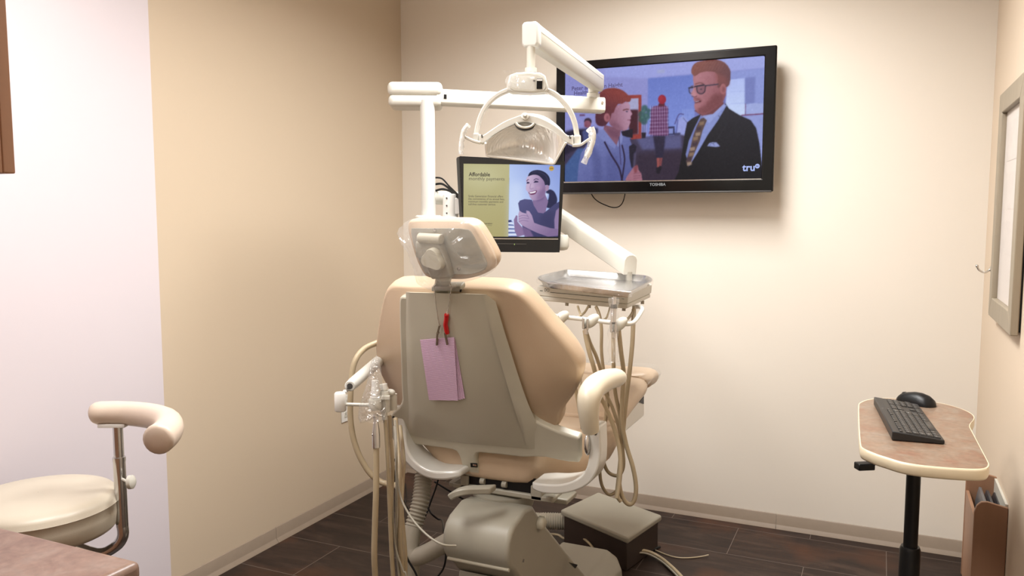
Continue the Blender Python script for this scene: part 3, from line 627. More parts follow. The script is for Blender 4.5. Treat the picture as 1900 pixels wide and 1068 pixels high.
# ------------------------------------------------------------------ equipment post
PB = P(794, 300, 3.0); PXY = PB[:2]
top = P(794, 203, 3.0)[2]
AD = V(math.cos(YAW+.05), math.sin(YAW+.05), 0); AN = V(-AD[1], AD[0], 0)      # direction of the long light arm; AN points away
AM = np.column_stack([AD, AN, V(0, 0, 1)])
t = thing('equipment_post', 'white vertical post with boxy cap behind the headrest, carrying lamp and screen arms', 'equipment post', (*PXY, .62))
obj('pole', B().cyl((*PXY, .6), (*PXY, top+.03), .0272, 28), 'enamel', t)
cc = P(771, 176.5, 3.0)+AN*.03
h = .088
obj('cap_housing', B().box(cc+V(0, 0, h*.22), (.2, .15, h*.56), AM), 'plastic', t, bevel=.018, seg=4)
obj('cap_base', B().box(cc-V(0, 0, h*.27), (.196, .146, h*.5), AM), 'plastic', t, bevel=.018, seg=4)
obj('support_bracket', B().tube(cr([V(*PXY, .64), V(*PXY, .6)+V(.03, -.02, 0), V(-1.2, 2.46, .6), V(-1.08, 2.4, .62)], 5), .03, 14), 'basegrey', t)
pz = P(794, 405, 3.0)[2]
plate_c = V(*PXY, pz)+AD*.02
obj('arm_collar', B().lathe([(.05, -.012), (.05, .006), (.045, .012)], V(*PXY, pz), n=28).box(plate_c+AD*.02, (.14, .07, .016), AM), 'enamel', t, bevel=.003)
k = P(836, 381, 2.95)
obj('screen_arm_hub', B().lathe([(.026, -.045), (.028, -.04), (.028, .036), (.026, .042)], k, n=24).box(k+AD*.035+V(0, 0, -.002), (.06, .045, .06), AM).box(k-AN*.02-AD*.02+V(0, 0, -.046), (.09, .05, .012), AM), 'whiteplastic', t, bevel=.004)
for v in (-.028, -.001, .026): obj('screw', B().lathe([(.003, 0), (.003, .002)], k+V(0, 0, v)-FWD*V(1, 1, 0)*.027-AD*.012, -FWD*V(1, 1, 0), 10), 'dkgrey', t)
for dy, dz in ((0, 0), (0, .014), (0, -.014)):
    pts = [P(806, 342+dz*900, 3.03), P(820, 341+dz*700, 3.0), P(834, 350+dz*300, 2.97), P(848, 362+dz*200, 2.93), P(860, 370, 2.9)]
    obj('screen_cable', B().tube(cr(pts, 4), .0042 if dz >= 0 else .0032, 8), 'black', t)

# ------------------------------------------------------------------ dental operating light on its jointed arm
A0, A1 = P(818, 181, 3.0), P(1119, 199.7, 3.14); A1[2] = A0[2]-.012
d = nrm(A1-A0); L = np.linalg.norm(A1-A0); RM = np.column_stack([d, nrm(np.cross(V(0, 0, 1), d)), nrm(np.cross(d, np.cross(V(0, 0, 1), d)))])
t = thing('dental_light', 'white overhead dental lamp with curved yoke and silver reflector on a jointed arm', 'dental light', tuple(P(975, 250, 2.25)))
hs, ws = .029, .03
sec = [(-ws*.75, -hs), (ws*.75, -hs), (ws, -hs*.7), (ws, .002), (ws*.85, hs*.8), (ws*.6, hs), (-ws*.6, hs), (-ws*.85, hs*.8), (-ws, .002), (-ws, -hs*.7)]
obj('fixed_arm', B().loft([[p+RM[:, 1]*a+RM[:, 2]*b for a, b in sec] for p in (A0-d*.02, A1)]), 'plastic', t, bevel=.002)
obj('arm_gap', B().box(A0+d*.012-RM[:, 1]*.0295, (.01, .004, .016), RM), 'black', t)
obj('end_screw', B().lathe([(.005, 0), (.005, .003)], A1-d*.014-RM[:, 1]*.03+V(0, 0, .008), -RM[:, 1], 12), 'chrome', t)
JX = P(1106, 170, 3.12)
j = V(*(A1-d*.04)[:2], 0)
obj('pivot_block', B().bb((j[0]-.02, j[1]-.02, A1[2]+.026), (j[0]+.02, j[1]+.02, A1[2]+.046)), 'plastic', t, bevel=.002)
obj('pivot_fork', B().bb((j[0]-.016, j[1]-.016, A1[2]+.046), (j[0]+.016, j[1]+.016, A1[2]+.075)), 'plastic', t, bevel=.002)
obj('pivot_slot', B().bb((j[0]-.006, j[1]-.0175, A1[2]+.062), (j[0]+.006, j[1]-.015, A1[2]+.077)), 'black', t)
N0 = P(984, 71, 2.28); F0 = P(1108, 148, 3.12); N0[2] = F0[2] = (N0[2]+F0[2])/2
da = nrm(N0-F0); sa = nrm(np.cross(da, V(0, 0, 1)))
hw, hh = .023, .033
sec2 = [(-hw, -hh*.55), (-hw*.7, -hh), (hw*.7, -hh), (hw, -hh*.55), (hw, hh*.88), (hw*.75, hh), (-hw*.75, hh), (-hw, hh*.88)]
obj('spring_arm', B().loft([[p+sa*a+V(0, 0, b) for a, b in sec2] for p in (F0-da*.02, N0-da*.012)]), 'plastic', t, bevel=.003)
cap = [(-hw*1.04, -hh*.8), (-hw*.75, -hh*1.05), (hw*.75, -hh*1.05), (hw*1.04, -hh*.8), (hw*1.04, hh*.85), (hw*.75, hh*1.06), (-hw*.75, hh*1.06), (-hw*1.04, hh*.85)]
obj('arm_end_cap', B().loft([[p+sa*a*k+V(0, 0, b*k) for a, b in cap] for p, k in ((N0-da*.03, 1), (N0, 1), (N0+da*.008, .93))]), 'enamel', t, bevel=.003)
for s in (1, -1):
    g = N0-da*.1
    obj('arm_seam', B().strip([N0-da*.03+sa*s*(hw+.0002)+V(0, 0, .012), F0+sa*s*(hw+.0002)+V(0, 0, .012)], V(0, 0, 1), .0016, .0008), 'castgrey', t)
st = N0-da*.03
hd = P(978, 153, 2.26)
HD = 2.26
sxy = V(*P(985, 110, HD+.03)[:2], 0)
obj('stem', B().cyl(sxy+V(0, 0, N0[2]-.03), sxy+V(0, 0, P(985, 131, HD+.03)[2]), .0122, 20).cyl(sxy+V(0, 0, P(985, 126, HD+.03)[2]), sxy+V(0, 0, P(985, 134, HD+.03)[2]), .017, 20), 'plastic', t)
# head: own frame facing the viewer's side of the room
hn = -nrm(V(FWD[0], FWD[1], 0)); hr = V(math.cos(YAW), math.sin(YAW), 0); hu = V(0, 0, 1)
g = lambda u, v, off=0: PQ(u, v, P(978, 200, 2.25)+hn*off, hn)
out = [g(*p) for p in [(945, 139), (958, 134.5), (982, 133), (1003, 135), (1012, 140), (1017, 158), (1018, 167), (1013, 172), (985, 173.5), (950, 171.5), (941, 168), (940, 160)]]
obj('switch_housing', B().pad(out, hn, [(-.05, .9), (-.045, .96), (-.004, 1), (.004, .97)]), 'enamel', t, bevel=.003)
out2 = [g(u, v, .005) for u, v in [(949, 142), (962, 138), (982, 136.5), (1000, 139), (1009, 144), (1013, 162), (1009, 168), (985, 170), (953, 168), (947, 164)]]
obj('face_plate', B().pad(out2, hn, [(-.001, 1), (.001, .98)]), 'plastic', t)
obj('rocker_switch', B().prism([g(*p, .0058) for p in [(996, 146), (1006.5, 146), (1006, 165), (995.6, 165)]], hn*.003), 'black', t, bevel=.001)
obj('switch_cap', B().prism([g(*p, .0088) for p in [(996.3, 147), (1006.3, 147), (1006.2, 150), (996.2, 150)]], hn*.002), 'whiteplastic', t)
obj('switch_mark', B().prism([g(*p, .006) for p in [(989, 148), (993, 148), (993, 151.5), (989, 151.5)]], hn*.0006), 'dkgrey', t)
# yoke: one bow from the housing down both sides
L_ = [(945, 167), (928, 174), (911, 186), (898, 203), (889, 224), (884, 246), (883, 258)]
Rr = [(1014, 168), (1031, 176), (1046, 190), (1058, 207), (1066, 227), (1070, 248), (1072, 262)]
for side in (L_, Rr):
    pts = cr([g(*p, -.02) for p in side], 4)
    obj('yoke_arm', B().strip(pts, hn, .03, [.0125]*len(pts)), 'castgrey', t, bevel=.003)
for (u0, u1, v0, v1) in ((877.5, 889, 246.5, 262.5), (1064.5, 1078, 250, 268)):
    obj('yoke_knuckle', B().prism([g(*p, .006) for p in [(u0, v0), (u1, v0), (u1, v1), (u0, v1)]], -hn*.045), 'castgrey', t, bevel=.004)
# crossbar bow carrying the reflector
upper = [(889, 248), (897, 250), (912, 240), (932, 227), (952, 218), (974, 212), (998, 216.5), (1021, 227), (1041, 240.5), (1054, 251), (1064, 250)]
lower = [(889, 263), (897, 266), (909, 255), (930, 241), (953, 230.5), (974, 226), (994, 230.5), (1018, 240), (1038, 253.5), (1051, 264), (1064, 270)]
bow = B(); n = len(upper); U2 = cr([g(*p, .012) for p in upper], 3); L2 = cr([g(*p, .012) for p in lower], 3)
bow.loft([[a, b, b-hn*.035, a-hn*.035] for a, b in zip(U2, L2)])
obj('crossbar', bow, 'castgrey', t, bevel=.004, seg=3)
kc = g(974, 216, .014)
obj('focus_knob', B().lathe([(.0105, 0), (.0105, .003), (.006, .004), (.006, .012), (.0052, .014)], kc, hn+V(0, 0, .35), 20), 'plastic', t)
for u, v in ((894, 251), (894.5, 254), (1057, 253), (1058, 256)): obj('screw', B().lathe([(.0022, 0), (.0022, .001)], g(u, v, .0125), hn, 10), 'dkgrey', t)
# reflector dish: curved mirror, concave towards the viewer
TP = [(901, 265), (911, 255), (932, 241), (954, 231.5), (974, 228), (994, 231), (1018, 239), (1038, 252), (1050, 264)]
BT = [(903, 288), (912, 290), (932, 292), (953, 294.5), (974, 297), (994, 299.5), (1012, 302), (1024, 303.5), (1029, 302)]
rows = 9; secs = []
tt = cr([V(*p, 0) for p in TP], 3); bb_ = cr([V(*p, 0) for p in BT], 3)
for k in range(rows):
    s = k/(rows-1); row = []
    for a, b in zip(tt, bb_):
        p = a*(1-s)+b*s; x = (p[0]-966)/66
        dep = -.075*(1-min(1, abs(x)**2))*(4*s*(1-s))**.6
        tilt = .03*(s-.5)
        row.append(g(p[0], p[1], dep-tilt))
    secs.append(row)
obj('reflector', B().loft(secs, caps=False, closed=False), 'mirror', t, smooth=60)
back = [[p-hn*(.02+.012*math.sin(math.pi*i/(len(r)-1))) for i, p in enumerate(r)] for r in secs]
cres = [(905, 256), (920, 240), (944, 222), (966, 210), (985, 207), (1010, 212), (1032, 226), (1050, 245), (1055, 262)]
crest = cr([g(*p, -.05) for p in cres], 3)
shl = [[p+hn*.012-V(0, 0, .02) for p in crest]]
nC = len(crest)
for k in (0, .15, .35, .55, .75, .9, 1):
    shl.append([q*(1-k)+c_*k-hn*(.04+.085*math.sin(math.pi*k)*math.sin(math.pi*min(max(i/(nC-1), .12), .88))) for i, (q, c_) in enumerate(zip(crest, back[-1]))])
obj('lamp_shell', B().loft(shl, caps=False, closed=False), 'plastic', t, smooth=60)
rim = [r for r in secs[-1]]
obj('shield_rim', B().tube([secs[k][0] for k in range(0, rows)]+rim[1:-1]+[secs[k][-1] for k in range(rows-1, -1, -1)], .0032, 8), 'whiteplastic', t)
bulb = [g(956, 229, 0), g(962, 237, .004), g(974, 240.5, .006), g(986, 237.5, .004), g(992, 230, 0)]
obj('bulb_guard', B().strip(cr(bulb, 4), hn, .03, .006), 'black', t)
obj('bulb_guard_lip', B().tube(cr([g(957, 228, .016), g(963, 234, .018), g(974, 237, .019), g(985, 234.5, .018), g(991, 229, .016)], 4), .0038, 8), 'plastic', t)
for side, pts, br in (('l', [(868, 233), (861, 242), (857.5, 256), (855.5, 270), (855.5, 282)], [(860, 253), (868, 257), (880, 262), (892, 265)]),
                      ('r', [(1098, 236), (1101.5, 248), (1100, 262), (1094, 280), (1088, 291)], [(1096, 256), (1086, 263), (1076, 269), (1062, 270)])):
    h_ = obj('handle', B().tube(cr([g(*p, .02) for p in pts], 4), [.0066]*17, 12), 'whiteplastic', t)
    obj('handle_bracket', B().strip(cr([g(*p, .008) for p in br], 4), hn, .02, .0075), 'castgrey', t, bevel=.002)
for nm, pts, lab in (('a', [(870, 231), (862, 241), (857.5, 256), (856, 272), (855, 286)], 'clear plastic sleeve on the left handle of the dental lamp'),
                     ('b', [(1091, 238), (1098, 248), (1097.5, 262), (1092, 282), (1083, 303)], 'clear plastic sleeve drooping off the right handle of the dental lamp')):
    c_ = cr([g(*p, .02) for p in pts], 4)
    b = B(); n = len(c_)
    b.tube(c_, [.0088+.0016*math.sin(i*1.7)+(.004 if nm == 'b' else 0)*math.sin(math.pi*i/n) for i in range(n)], 10, True, flat=(1, .8))
    tag(obj('handle_sleeve', b, 'film2', smooth=30), lab, 'plastic sleeve', 'plastic sleeves on the lamp handles')
# crumpled film taped over the switch housing
rr = np.random.RandomState(3); secs = []
for k in range(7):
    s = k/6
    secs.append([g(943+ (992-943)*q-6*math.sin(s*3)*(1-q), 140+24*s+ (q-.5)*7*s, .012+.008*rr.rand()*.6) for q in np.linspace(0, 1, 9)])
tag(obj('tape_film', B().loft(secs, caps=False, closed=False), 'film2', smooth=25), 'crumpled clear adhesive film over the switch box of the dental lamp', 'plastic film')
secs = [[g(933+q*42, 129.5+5*s+1.5*math.sin(q*7), -.006) for q in np.linspace(0, 1, 8)] for s in (0, .5, 1)]
tag(obj('tape_film', B().loft(secs, caps=False, closed=False), 'filmclear', smooth=25), 'thin strip of clear film sticking out left of the lamp stem', 'plastic film')

# ------------------------------------------------------------------ small monitor behind the headrest
MM = Rz(R_(52.6)) @ Rx(R_(-3.1)) @ Ry(R_(.95)); MQ = P(853, 289.5, 2.85); mn = MM @ V(0, -1, 0)
mq = lambda u, v, off=0: PQ(u, v, MQ+mn*off, mn)
t = thing('monitor', 'small black desktop monitor behind the headrest showing a smiling woman', 'monitor', tuple(mq(950, 468)))
OUT = [(853, 293), (853.5, 290.5), (856, 289.3), (1044, 299), (1047, 300), (1048, 303), (1039, 463), (1037.5, 466.5), (1034, 468), (866, 466.6), (862.5, 466), (861.8, 462)]
obj('casing', B().pad([mq(*p) for p in OUT], -mn, [(.002, 1), (.03, 1), (.055, .86)]), 'black', t, bevel=.002)
c, px = monitor_picture()
inn = [(px[0][0]-.4, px[0][1]-.4), (px[1][0]+.4, px[1][1]-.4), (px[2][0]+.4, px[2][1]+.6), (px[3][0]-.4, px[3][1]+.6)]
o4 = [(853, 289.4), (1048, 299.4), (1038.3, 468), (862, 466.6)]
fr = B()
fr.add([mq(*p, z) for z in (.002, -.006) for q in (o4, inn) for p in q],
       [f for i in range(4) for j in [(i+1) % 4] for f in ((i, j, 4+j, 4+i), (8+j, 8+i, 12+i, 12+j), (i, 8+i, 8+j, j), (4+i, 4+j, 12+j, 12+i))])
obj('bezel', fr, 'black', t)
sm = screen_mat('monitor_screen_picture', .95)
c.mesh('screen', [mq(*p, -.001) for p in px], sm, t)
K = homog([(60, 80), (1127, 95), (1100, 886), (58, 880)], [(0, 0), (1, 0), (1, 1), (0, 1)])
TL, TR, BR, BL = [mq(*p, -.0002) for p in px]
def mpt(x, y):
    q = K @ V(x, y, 1); u, v = q[:2]/q[2]; return (TL*(1-u)+TR*u)*(1-v)+(BL*(1-u)+BR*u)*v
def mtext(s, x, y, x1, sz, mt, bold=0):
    """text starting at (x, y) and ending near x1 in the picture's own units"""
    o = mpt(x, y); ux = nrm(mpt(x+100, y+1)-o); uy = nrm(mpt(x, y-100)-o)
    b = text('screen_text', s, o, ux, uy, 1, mt, t, bold)
    w = max(np.linalg.lstsq(np.column_stack([ux, uy]), np.array(v.co)+origin(b)-o, rcond=None)[0][0] for v in b.data.vertices); want = np.linalg.norm(mpt(x1, y)-o)
    h = np.linalg.norm(mpt(x, y-sz)-o)
    for v in b.data.vertices:
        q = np.array(v.co)+origin(b)-o; a, e_ = np.linalg.lstsq(np.column_stack([ux, uy]), q, rcond=None)[0]; v.co = o+ux*a*want/w+uy*e_*h-origin(b)
dk, md = emit('slide_dark', (46, 44, 40), .8), emit('slide_grey', (78, 74, 66), .8)
mtext('Affordable', 116, 219, 340, 62, dk, .022); mtext('monthly payments', 113, 264, 497, 54, emit('slide_mid', (82, 78, 70), .8), 0)
for k, s in enumerate(('Smile Generation Financial offers', 'the convenience of no annual fees,', 'minimum monthly payments and', 'toll-free customer service.')):
    mtext(s, 110, 452+k*29.5, (482, 497, 482, 402)[k], 33, md, .004)
mtext('smile', 205, 748, 254, 27, emit('slide_gold', (196, 186, 120), .8), .01); mtext('generation', 262, 748, 364, 26, dk, .012); mtext('FINANCIAL', 312, 765, 362, 11, md, .01)
mtext('smile', 1003, 140, 1042, 24, emit('slide_brown', (60, 48, 30), .8), .012)
obj('power_light', B().box(mq(954.5, 453, .0024), (.0018, .0008, .005), np.column_stack([MM[:, 0], MM[:, 1], MM[:, 2]])), emit('green_led', (190, 230, 110), 1), t)
obj('button_strip', B().prism([mq(*p, .0022) for p in [(919, 451.3), (976.5, 452), (976.5, 453), (919, 452.3)]], mn*.0006), 'dkgrey', t)
obj('bezel_line', B().prism([mq(*p, .0022) for p in [(880, 441.6), (1035.5, 442.6), (1035.5, 444), (880, 443)]], mn*.0008), 'steel', t)
obj('rear_mount', B().lathe([(.012, -.03), (.024, -.026), (.03, -.015), (.03, .02), (.026, .03)], mq(1041, 450, -.05), nrm(MM[:, 2]), 20), 'plastic', t)

# ------------------------------------------------------------------ delivery unit: flex arm, control head, handpiece bar and hoses
UM = Rz(R_(3.24)) @ Rx(R_(0)) @ Ry(R_(2.98)); UQ = P(1165.7, 544.7, 2.55)
UW, UH, UL = .303, .0482, .37
ul = lambda x, y, z: UQ+UM @ V(x, y, z)                       # x left of the right front corner is negative
t = DU = thing('delivery_unit', 'white dental control head on a swing arm with three handpieces and looping tan hoses', 'dental delivery unit', tuple(ul(-.15, .15, -UH)))
FB = lambda dx0, dx1, y0, y1, z0, z1: [ul(x, y, z) for x in (dx0, dx1) for y in (y0, y1) for z in (z0, z1)]
bx = [(0,1,3,2),(4,6,7,5),(0,4,5,1),(2,3,7,6),(0,2,6,4),(1,5,7,3)]
obj('control_head', B().add(FB(-UW, 0, 0, UL, -.033, 0), bx).add(FB(-UW+.0012, -.0012, .0005, UL-.01, -UH, -.0332), bx), 'plastic', t, bevel=.004, seg=3)
f0 = PQ(1018, 544.8, UQ, UM[:, 1])
obj('front_stripe', B().add(FB(-.258, -.028, -.0006, .001, -.0188, -.0172), bx).add(FB(-.294, -.284, -.0006, .001, -.0165, -.0145), bx).add(FB(-.020, -.012, -.0006, .001, -.0182, -.0170), bx), 'pencil', t)
text('brand_logo', 'DCI', ul(-.2785, -.0008, -.0165), UM[:, 0], UM[:, 2], .0145, 'pencil', t, 0, 'LEFT', .72)
for x, y in ((-.205, .02), (-.13, .02), (-.018, .03), (-.005, .25)): obj('underside_nub', B().cyl(ul(x, y, -UH), ul(x, y, -UH-.011), .006, 12), 'hosegrey', t)
# flex arm from the post to the head
E1 = P(1170, 491, 2.9); E0 = P(1000, 378, 3.45)
d2 = nrm(E1-E0); s2 = nrm(np.cross(d2, V(0, 0, 1))); u2 = np.cross(s2, d2)
hw, hh = .028, .033
sec = [(-hw, -hh), (hw, -hh), (hw, hh*.45), (hw*.75, hh*.85), (hw*.3, hh), (-hw*.3, hh), (-hw*.75, hh*.85), (-hw, hh*.45)]
vert = V(0, 0, 1)
arm = B().loft([[p+s2*a+(u2*.35+vert*.65)*b*1.12 for a, b in sec] for p in (E0, E1)])
obj('flex_arm', arm, 'plastic', t, bevel=.003)
obj('flex_arm_link', B().tube([V(*PXY, E0[2]+.02), E0+V(0, 0, .01)], .026, 16), 'plastic', t)
vp = E1+V(0, 0, -.03)-d2*.01
obj('arm_post', B().cyl(vp, V(vp[0], vp[1], ul(-.03, .2, 0)[2]+.0), .012, 16), 'hosegrey', t)
# handpiece bar
BD = 2.36
bar = [(985, 577, 2.44), (1010, 582.5, 2.43), (1040, 587, 2.41), (1085, 592, 2.385), (1129, 597.5, 2.36), (1157, 600.8, 2.35), (1172, 599.5, 2.36), (1180, 593, 2.39), (1188, 581, 2.44), (1191.5, 573.5, 2.48), (1187, 569, 2.53), (1176, 569.5, 2.57)]
obj('handpiece_bar', B().tube(cr([P(*p) for p in bar], 5), .0066, 12), 'enamel', t)
obj('bar_bracket', B().tube([P(1000, 560, 2.6), P(986, 577, 2.44)], .006, 10), 'enamel', t)
for (u, v, d_) in ((1035, 590, 2.4), (1091, 596, 2.375), (1143, 602, 2.345)):
    c0 = P(u, v, d_); tow = nrm(-ray(u, v)*V(1, 1, 0))
    h_ = obj('handpiece_holder', B().ball(c0+hr*.01+V(0, 0, .001), (.026, .018, .019), 12, rot=np.column_stack([nrm(hr+V(0, 0, .45)), hn, V(0, 0, 1)])), 'plastic', t)
    obj('holder_clip', B().box(c0+tow*.012-hr*.014+V(0, 0, -.004), (.006, .018, .032), np.column_stack([hr, hn, V(0, 0, 1)])).box(c0+tow*.012-hr*.002+V(0, 0, -.006), (.006, .018, .034), np.column_stack([hr, hn, V(0, 0, 1)])), 'steel', h_, bevel=.0015)
    obj('holder_nozzle', B().cyl(c0+tow*.01-hr*.006+V(0, 0, -.018), c0+tow*.01-hr*.006+V(0, 0, -.036), .0066, 12), 'steel', h_)
sy = lambda v, u=1139: P(u, v, 2.325)
s_ = obj('air_water_syringe', B().tube([sy(566), sy(597, 1138)], .0085, 14), 'steel', t)
obj('syringe_ring', B().tube([sy(564.5), sy(572)], .0096, 14), 'dkgrey', s_); obj('syringe_ring', B().tube([sy(597.5, 1138), sy(601, 1138)], .0052, 12), 'dkgrey', s_)
obj('syringe_tip', B().tube([sy(565), sy(550, 1140.5)], .0052, 10), 'steel', s_)
HR = .0056
hoses = [
 ([(1042, 605, 2.4), (1046, 625, 2.4), (1052, 650, 2.4), (1062, 690, 2.41), (1075, 760, 2.44), (1086, 830, 2.46)], HR),
 ([(1085, 612, 2.37), (1088, 630, 2.37), (1094, 655, 2.37), (1103, 686, 2.38), (1112, 730, 2.42), (1124, 755, 2.44), (1138, 790, 2.45), (1148, 825, 2.45), (1151.5, 858, 2.44), (1149, 895, 2.43), (1144, 924, 2.42)], .0068),
 ([(1087, 612, 2.38), (1095, 636, 2.39), (1106, 660, 2.4), (1116, 690, 2.42), (1124, 712, 2.45), (1128, 745, 2.48), (1122, 790, 2.5), (1118, 840, 2.5), (1126, 872, 2.5), (1143, 882, 2.5), (1154, 874, 2.5), (1157, 850, 2.5), (1150, 800, 2.49), (1136, 755, 2.48), (1120, 722, 2.46), (1108, 690, 2.44)], HR),
 ([(1106, 569, 2.5), (1112, 584, 2.48), (1116, 610, 2.47), (1116, 650, 2.47), (1120, 688, 2.48), (1126, 720, 2.5), (1124, 770, 2.53), (1116, 830, 2.54), (1113, 870, 2.54), (1117, 900, 2.54), (1130, 917, 2.54), (1145, 908, 2.54), (1151, 880, 2.54), (1152, 830, 2.54)], .0052),
 ([(1138, 618, 2.345), (1138, 650, 2.35), (1139, 690, 2.38), (1142, 730, 2.43), (1150, 770, 2.46), (1153, 810, 2.47), (1151, 850, 2.46), (1147, 890, 2.45), (1145, 918, 2.45), (1152, 930, 2.45)], .006),
 ([(1148, 612, 2.36), (1152, 650, 2.37), (1157, 692, 2.4), (1155, 735, 2.43), (1154, 780, 2.45), (1162, 825, 2.46), (1174, 865, 2.46), (1180, 900, 2.46), (1178, 924, 2.46), (1170, 935, 2.46), (1160, 930, 2.46), (1152, 913, 2.46), (1148, 890, 2.46)], .0068),
 ([(1176, 574, 2.5), (1175, 600, 2.46), (1173, 640, 2.45), (1168, 690, 2.45), (1162, 740, 2.47), (1157, 790, 2.48), (1155, 830, 2.49), (1152, 870, 2.49), (1146, 905, 2.48), (1145, 922, 2.48)], .0068),
 ([(1077, 700, 2.5), (1076, 735, 2.48), (1080, 765, 2.47), (1086, 800, 2.47), (1100, 870, 2.47)], .005),
 ([(1072, 568, 2.5), (1075, 577, 2.47), (1078, 586, 2.42)], .0034), ([(1091, 569, 2.5), (1084, 580, 2.47), (1074, 587, 2.42), (1066, 589, 2.4)], .0036),
 ([(1132, 570, 2.5), (1126, 588, 2.44), (1119, 593, 2.4)], .0032), ([(1176, 570, 2.54), (1172, 582, 2.47), (1160, 597, 2.4)], .004),
]
for pts, r in hoses:
    obj('hose', B().tube(cr([P(*p) for p in pts], 6), r, 10), 'hose', t)
# instrument tray
zt_ = .006
rimp = [(1000, 517.5), (1001, 514), (1010, 511), (1042, 503.2), (1052, 501.6), (1062, 502), (1180, 510.5), (1200, 513), (1208, 517), (1208, 521), (1200, 525), (1174, 538), (1166, 541.5), (1158, 541), (1030, 526), (1010, 522.5)]
rq = UQ+UM @ V(0, 0, .026); un = UM[:, 2]
rim = cr([PQ(*p, rq, un) for p in rimp], 3, True); ctr = sum(rim)/len(rim)
def ring(k, dz): return [ctr+(p-ctr)*k+un*dz for p in rim]
t = thing('instrument_tray', 'shallow stainless steel instrument tray lying on the white control head', 'tray', tuple(ctr-un*.02))
obj('tray_pan', B().loft([ring(1.0, -.001), ring(1.005, .002), ring(.99, .002), ring(.93, -.017), ring(.86, -.0195), ring(.4, -.0195), ring(.02, -.0195)], caps=False).loft([ring(1.0, -.001), ring(.985, 0), ring(.925, -.0185), ring(.85, -.0215), ring(.02, -.0215)], caps=False), 'steel', t, smooth=50)
obj('tray_rim', B().tube(ring(1.0, 0), .0028, 8, closed=True), 'steel', t)
tag(obj('tray_cover', B().loft([ring(1.04, -.012), ring(1.03, .004), ring(.97, .0065), ring(.8, -.002), ring(.5, -.004), ring(.02, -.003)], caps=False), 'filmclear', smooth=60), 'clear plastic wrap stretched over the stainless instrument tray', 'plastic wrap')
b = B(); sp_ = [P(u, v, 2.32) for u, v in [(1139, 552), (1138.5, 575), (1138, 600), (1137.5, 625), (1138, 650), (1138.5, 672)]]
b.tube(cr(sp_, 4), [.014+.0025*math.sin(i*1.3) for i in range(21)], 12, False)
tag(obj('syringe_sleeve', b, 'film', smooth=30), 'long clear plastic sleeve hanging over the air water syringe', 'plastic sleeve')
b = B().bb((0, 0, 0), (.05, .04, .045)); q0 = P(965, 531, 2.5)
b = B().box(P(972, 545, 2.45), (.06, .05, .038), np.column_stack([UM[:, 0], UM[:, 1], UM[:, 2]]))
tt_ = obj('handle_cover', b, 'film2', bevel=.008); tag(tt_, 'crinkled clear plastic cover on the handle left of the control head', 'plastic cover')
obj('side_handle', B().box(P(972, 546, 2.455), (.045, .03, .022), UM), 'hosegrey', DU, bevel=.006)
# ------------------------------------------------------------------ dental chair
XC = -.968
SQ = V(XC, 1.80, 1.25); ST = nrm(V(0, -.22, .49)); SN = nrm(V(0, -.49, -.22))   # shell plane: ST up along the back, SN towards its rear
sq = lambda u, v, off=0: PQ(u, v, SQ+SN*off, SN)
CH = t = thing('dental_chair', 'large beige padded dental chair with grey back shell seen from behind', 'dental chair', (XC, 2.5, 0))
za = lambda x, y: (690+x/4.271, 510+y/4.271)
zb_ = lambda x, y: (690+x/4.318, 720+y/4.318)
# back cushion
cush = [za(300, 74), za(190, 70), za(145, 84), za(118, 112), za(100, 155), za(80, 245), za(60, 350), za(42, 480), za(34, 570), za(45, 690), za(68, 765), za(100, 832), za(170, 960), za(210, 1045), (752, 780), (790, 812), (850, 826), (930, 832), (1000, 812), zb_(1500, 292), zb_(1520, 200), za(1545, 1020), za(1600, 945), za(1640, 860), za(1661, 790), za(1662, 745), za(1648, 690), za(1595, 605), za(1500, 490), za(1392, 372), za(1320, 285), za(1240, 197), za(1180, 145), za(1110, 112), za(1040, 98), za(900, 88), za(600, 78)]
co = cr([sq(*p, -.03) for p in cush], 3, True)
obj('back_cushion', B().pad(co, -SN, [(-.012, .965), (-.004, .99), (.008, 1), (.03, 1), (.05, .985), (.066, .95), (.074, .88), (.078, .7)]), 'vinyl', t, smooth=70)
# moulded shell: outer outline lies deeper, inner face stands proud
sho = [za(258, 165), za(262, 140), za(275, 128), (790, 542), (840, 543.5), za(870, 146), za(925, 152), za(958, 170), za(982, 200), za(1005, 245), za(1030, 340), za(1060, 450), za(1105, 590), za(1150, 730), za(1195, 885), zb_(1232, 80), zb_(1260, 125), zb_(1300, 172), zb_(1350, 212), zb_(1410, 245), zb_(1520, 292), zb_(1620, 326), zb_(1690, 346),
       zb_(1692, 540), zb_(1600, 535), zb_(1520, 520), zb_(1430, 500), zb_(1340, 496), zb_(1240, 500), zb_(1080, 482), zb_(900, 465), zb_(876, 470), zb_(866, 490), zb_(868, 530), zb_(890, 600), zb_(903, 630), zb_(900, 648), zb_(880, 656), zb_(790, 650), zb_(768, 640), zb_(760, 600), zb_(745, 520), zb_(732, 485), zb_(712, 455), zb_(680, 440), zb_(540, 420), zb_(380, 402), zb_(310, 388), zb_(280, 376), zb_(220, 388), zb_(172, 300), zb_(163, 225), zb_(172, 190), zb_(205, 148), zb_(250, 108), zb_(272, 75), zb_(281, 40), (753.5, 700), (752.5, 660), (751.2, 610), (750.3, 575)]
shi = []
for i, p in enumerate(sho):
    shi.append(p)
body = B(); a = [sq(*p, .0) for p in sho]; b_ = [sq(*p, -.03) for p in sho]
body.prism(b_, SN*.03)
obj('back_shell', body, 'shell', t, bevel=.006, seg=3)
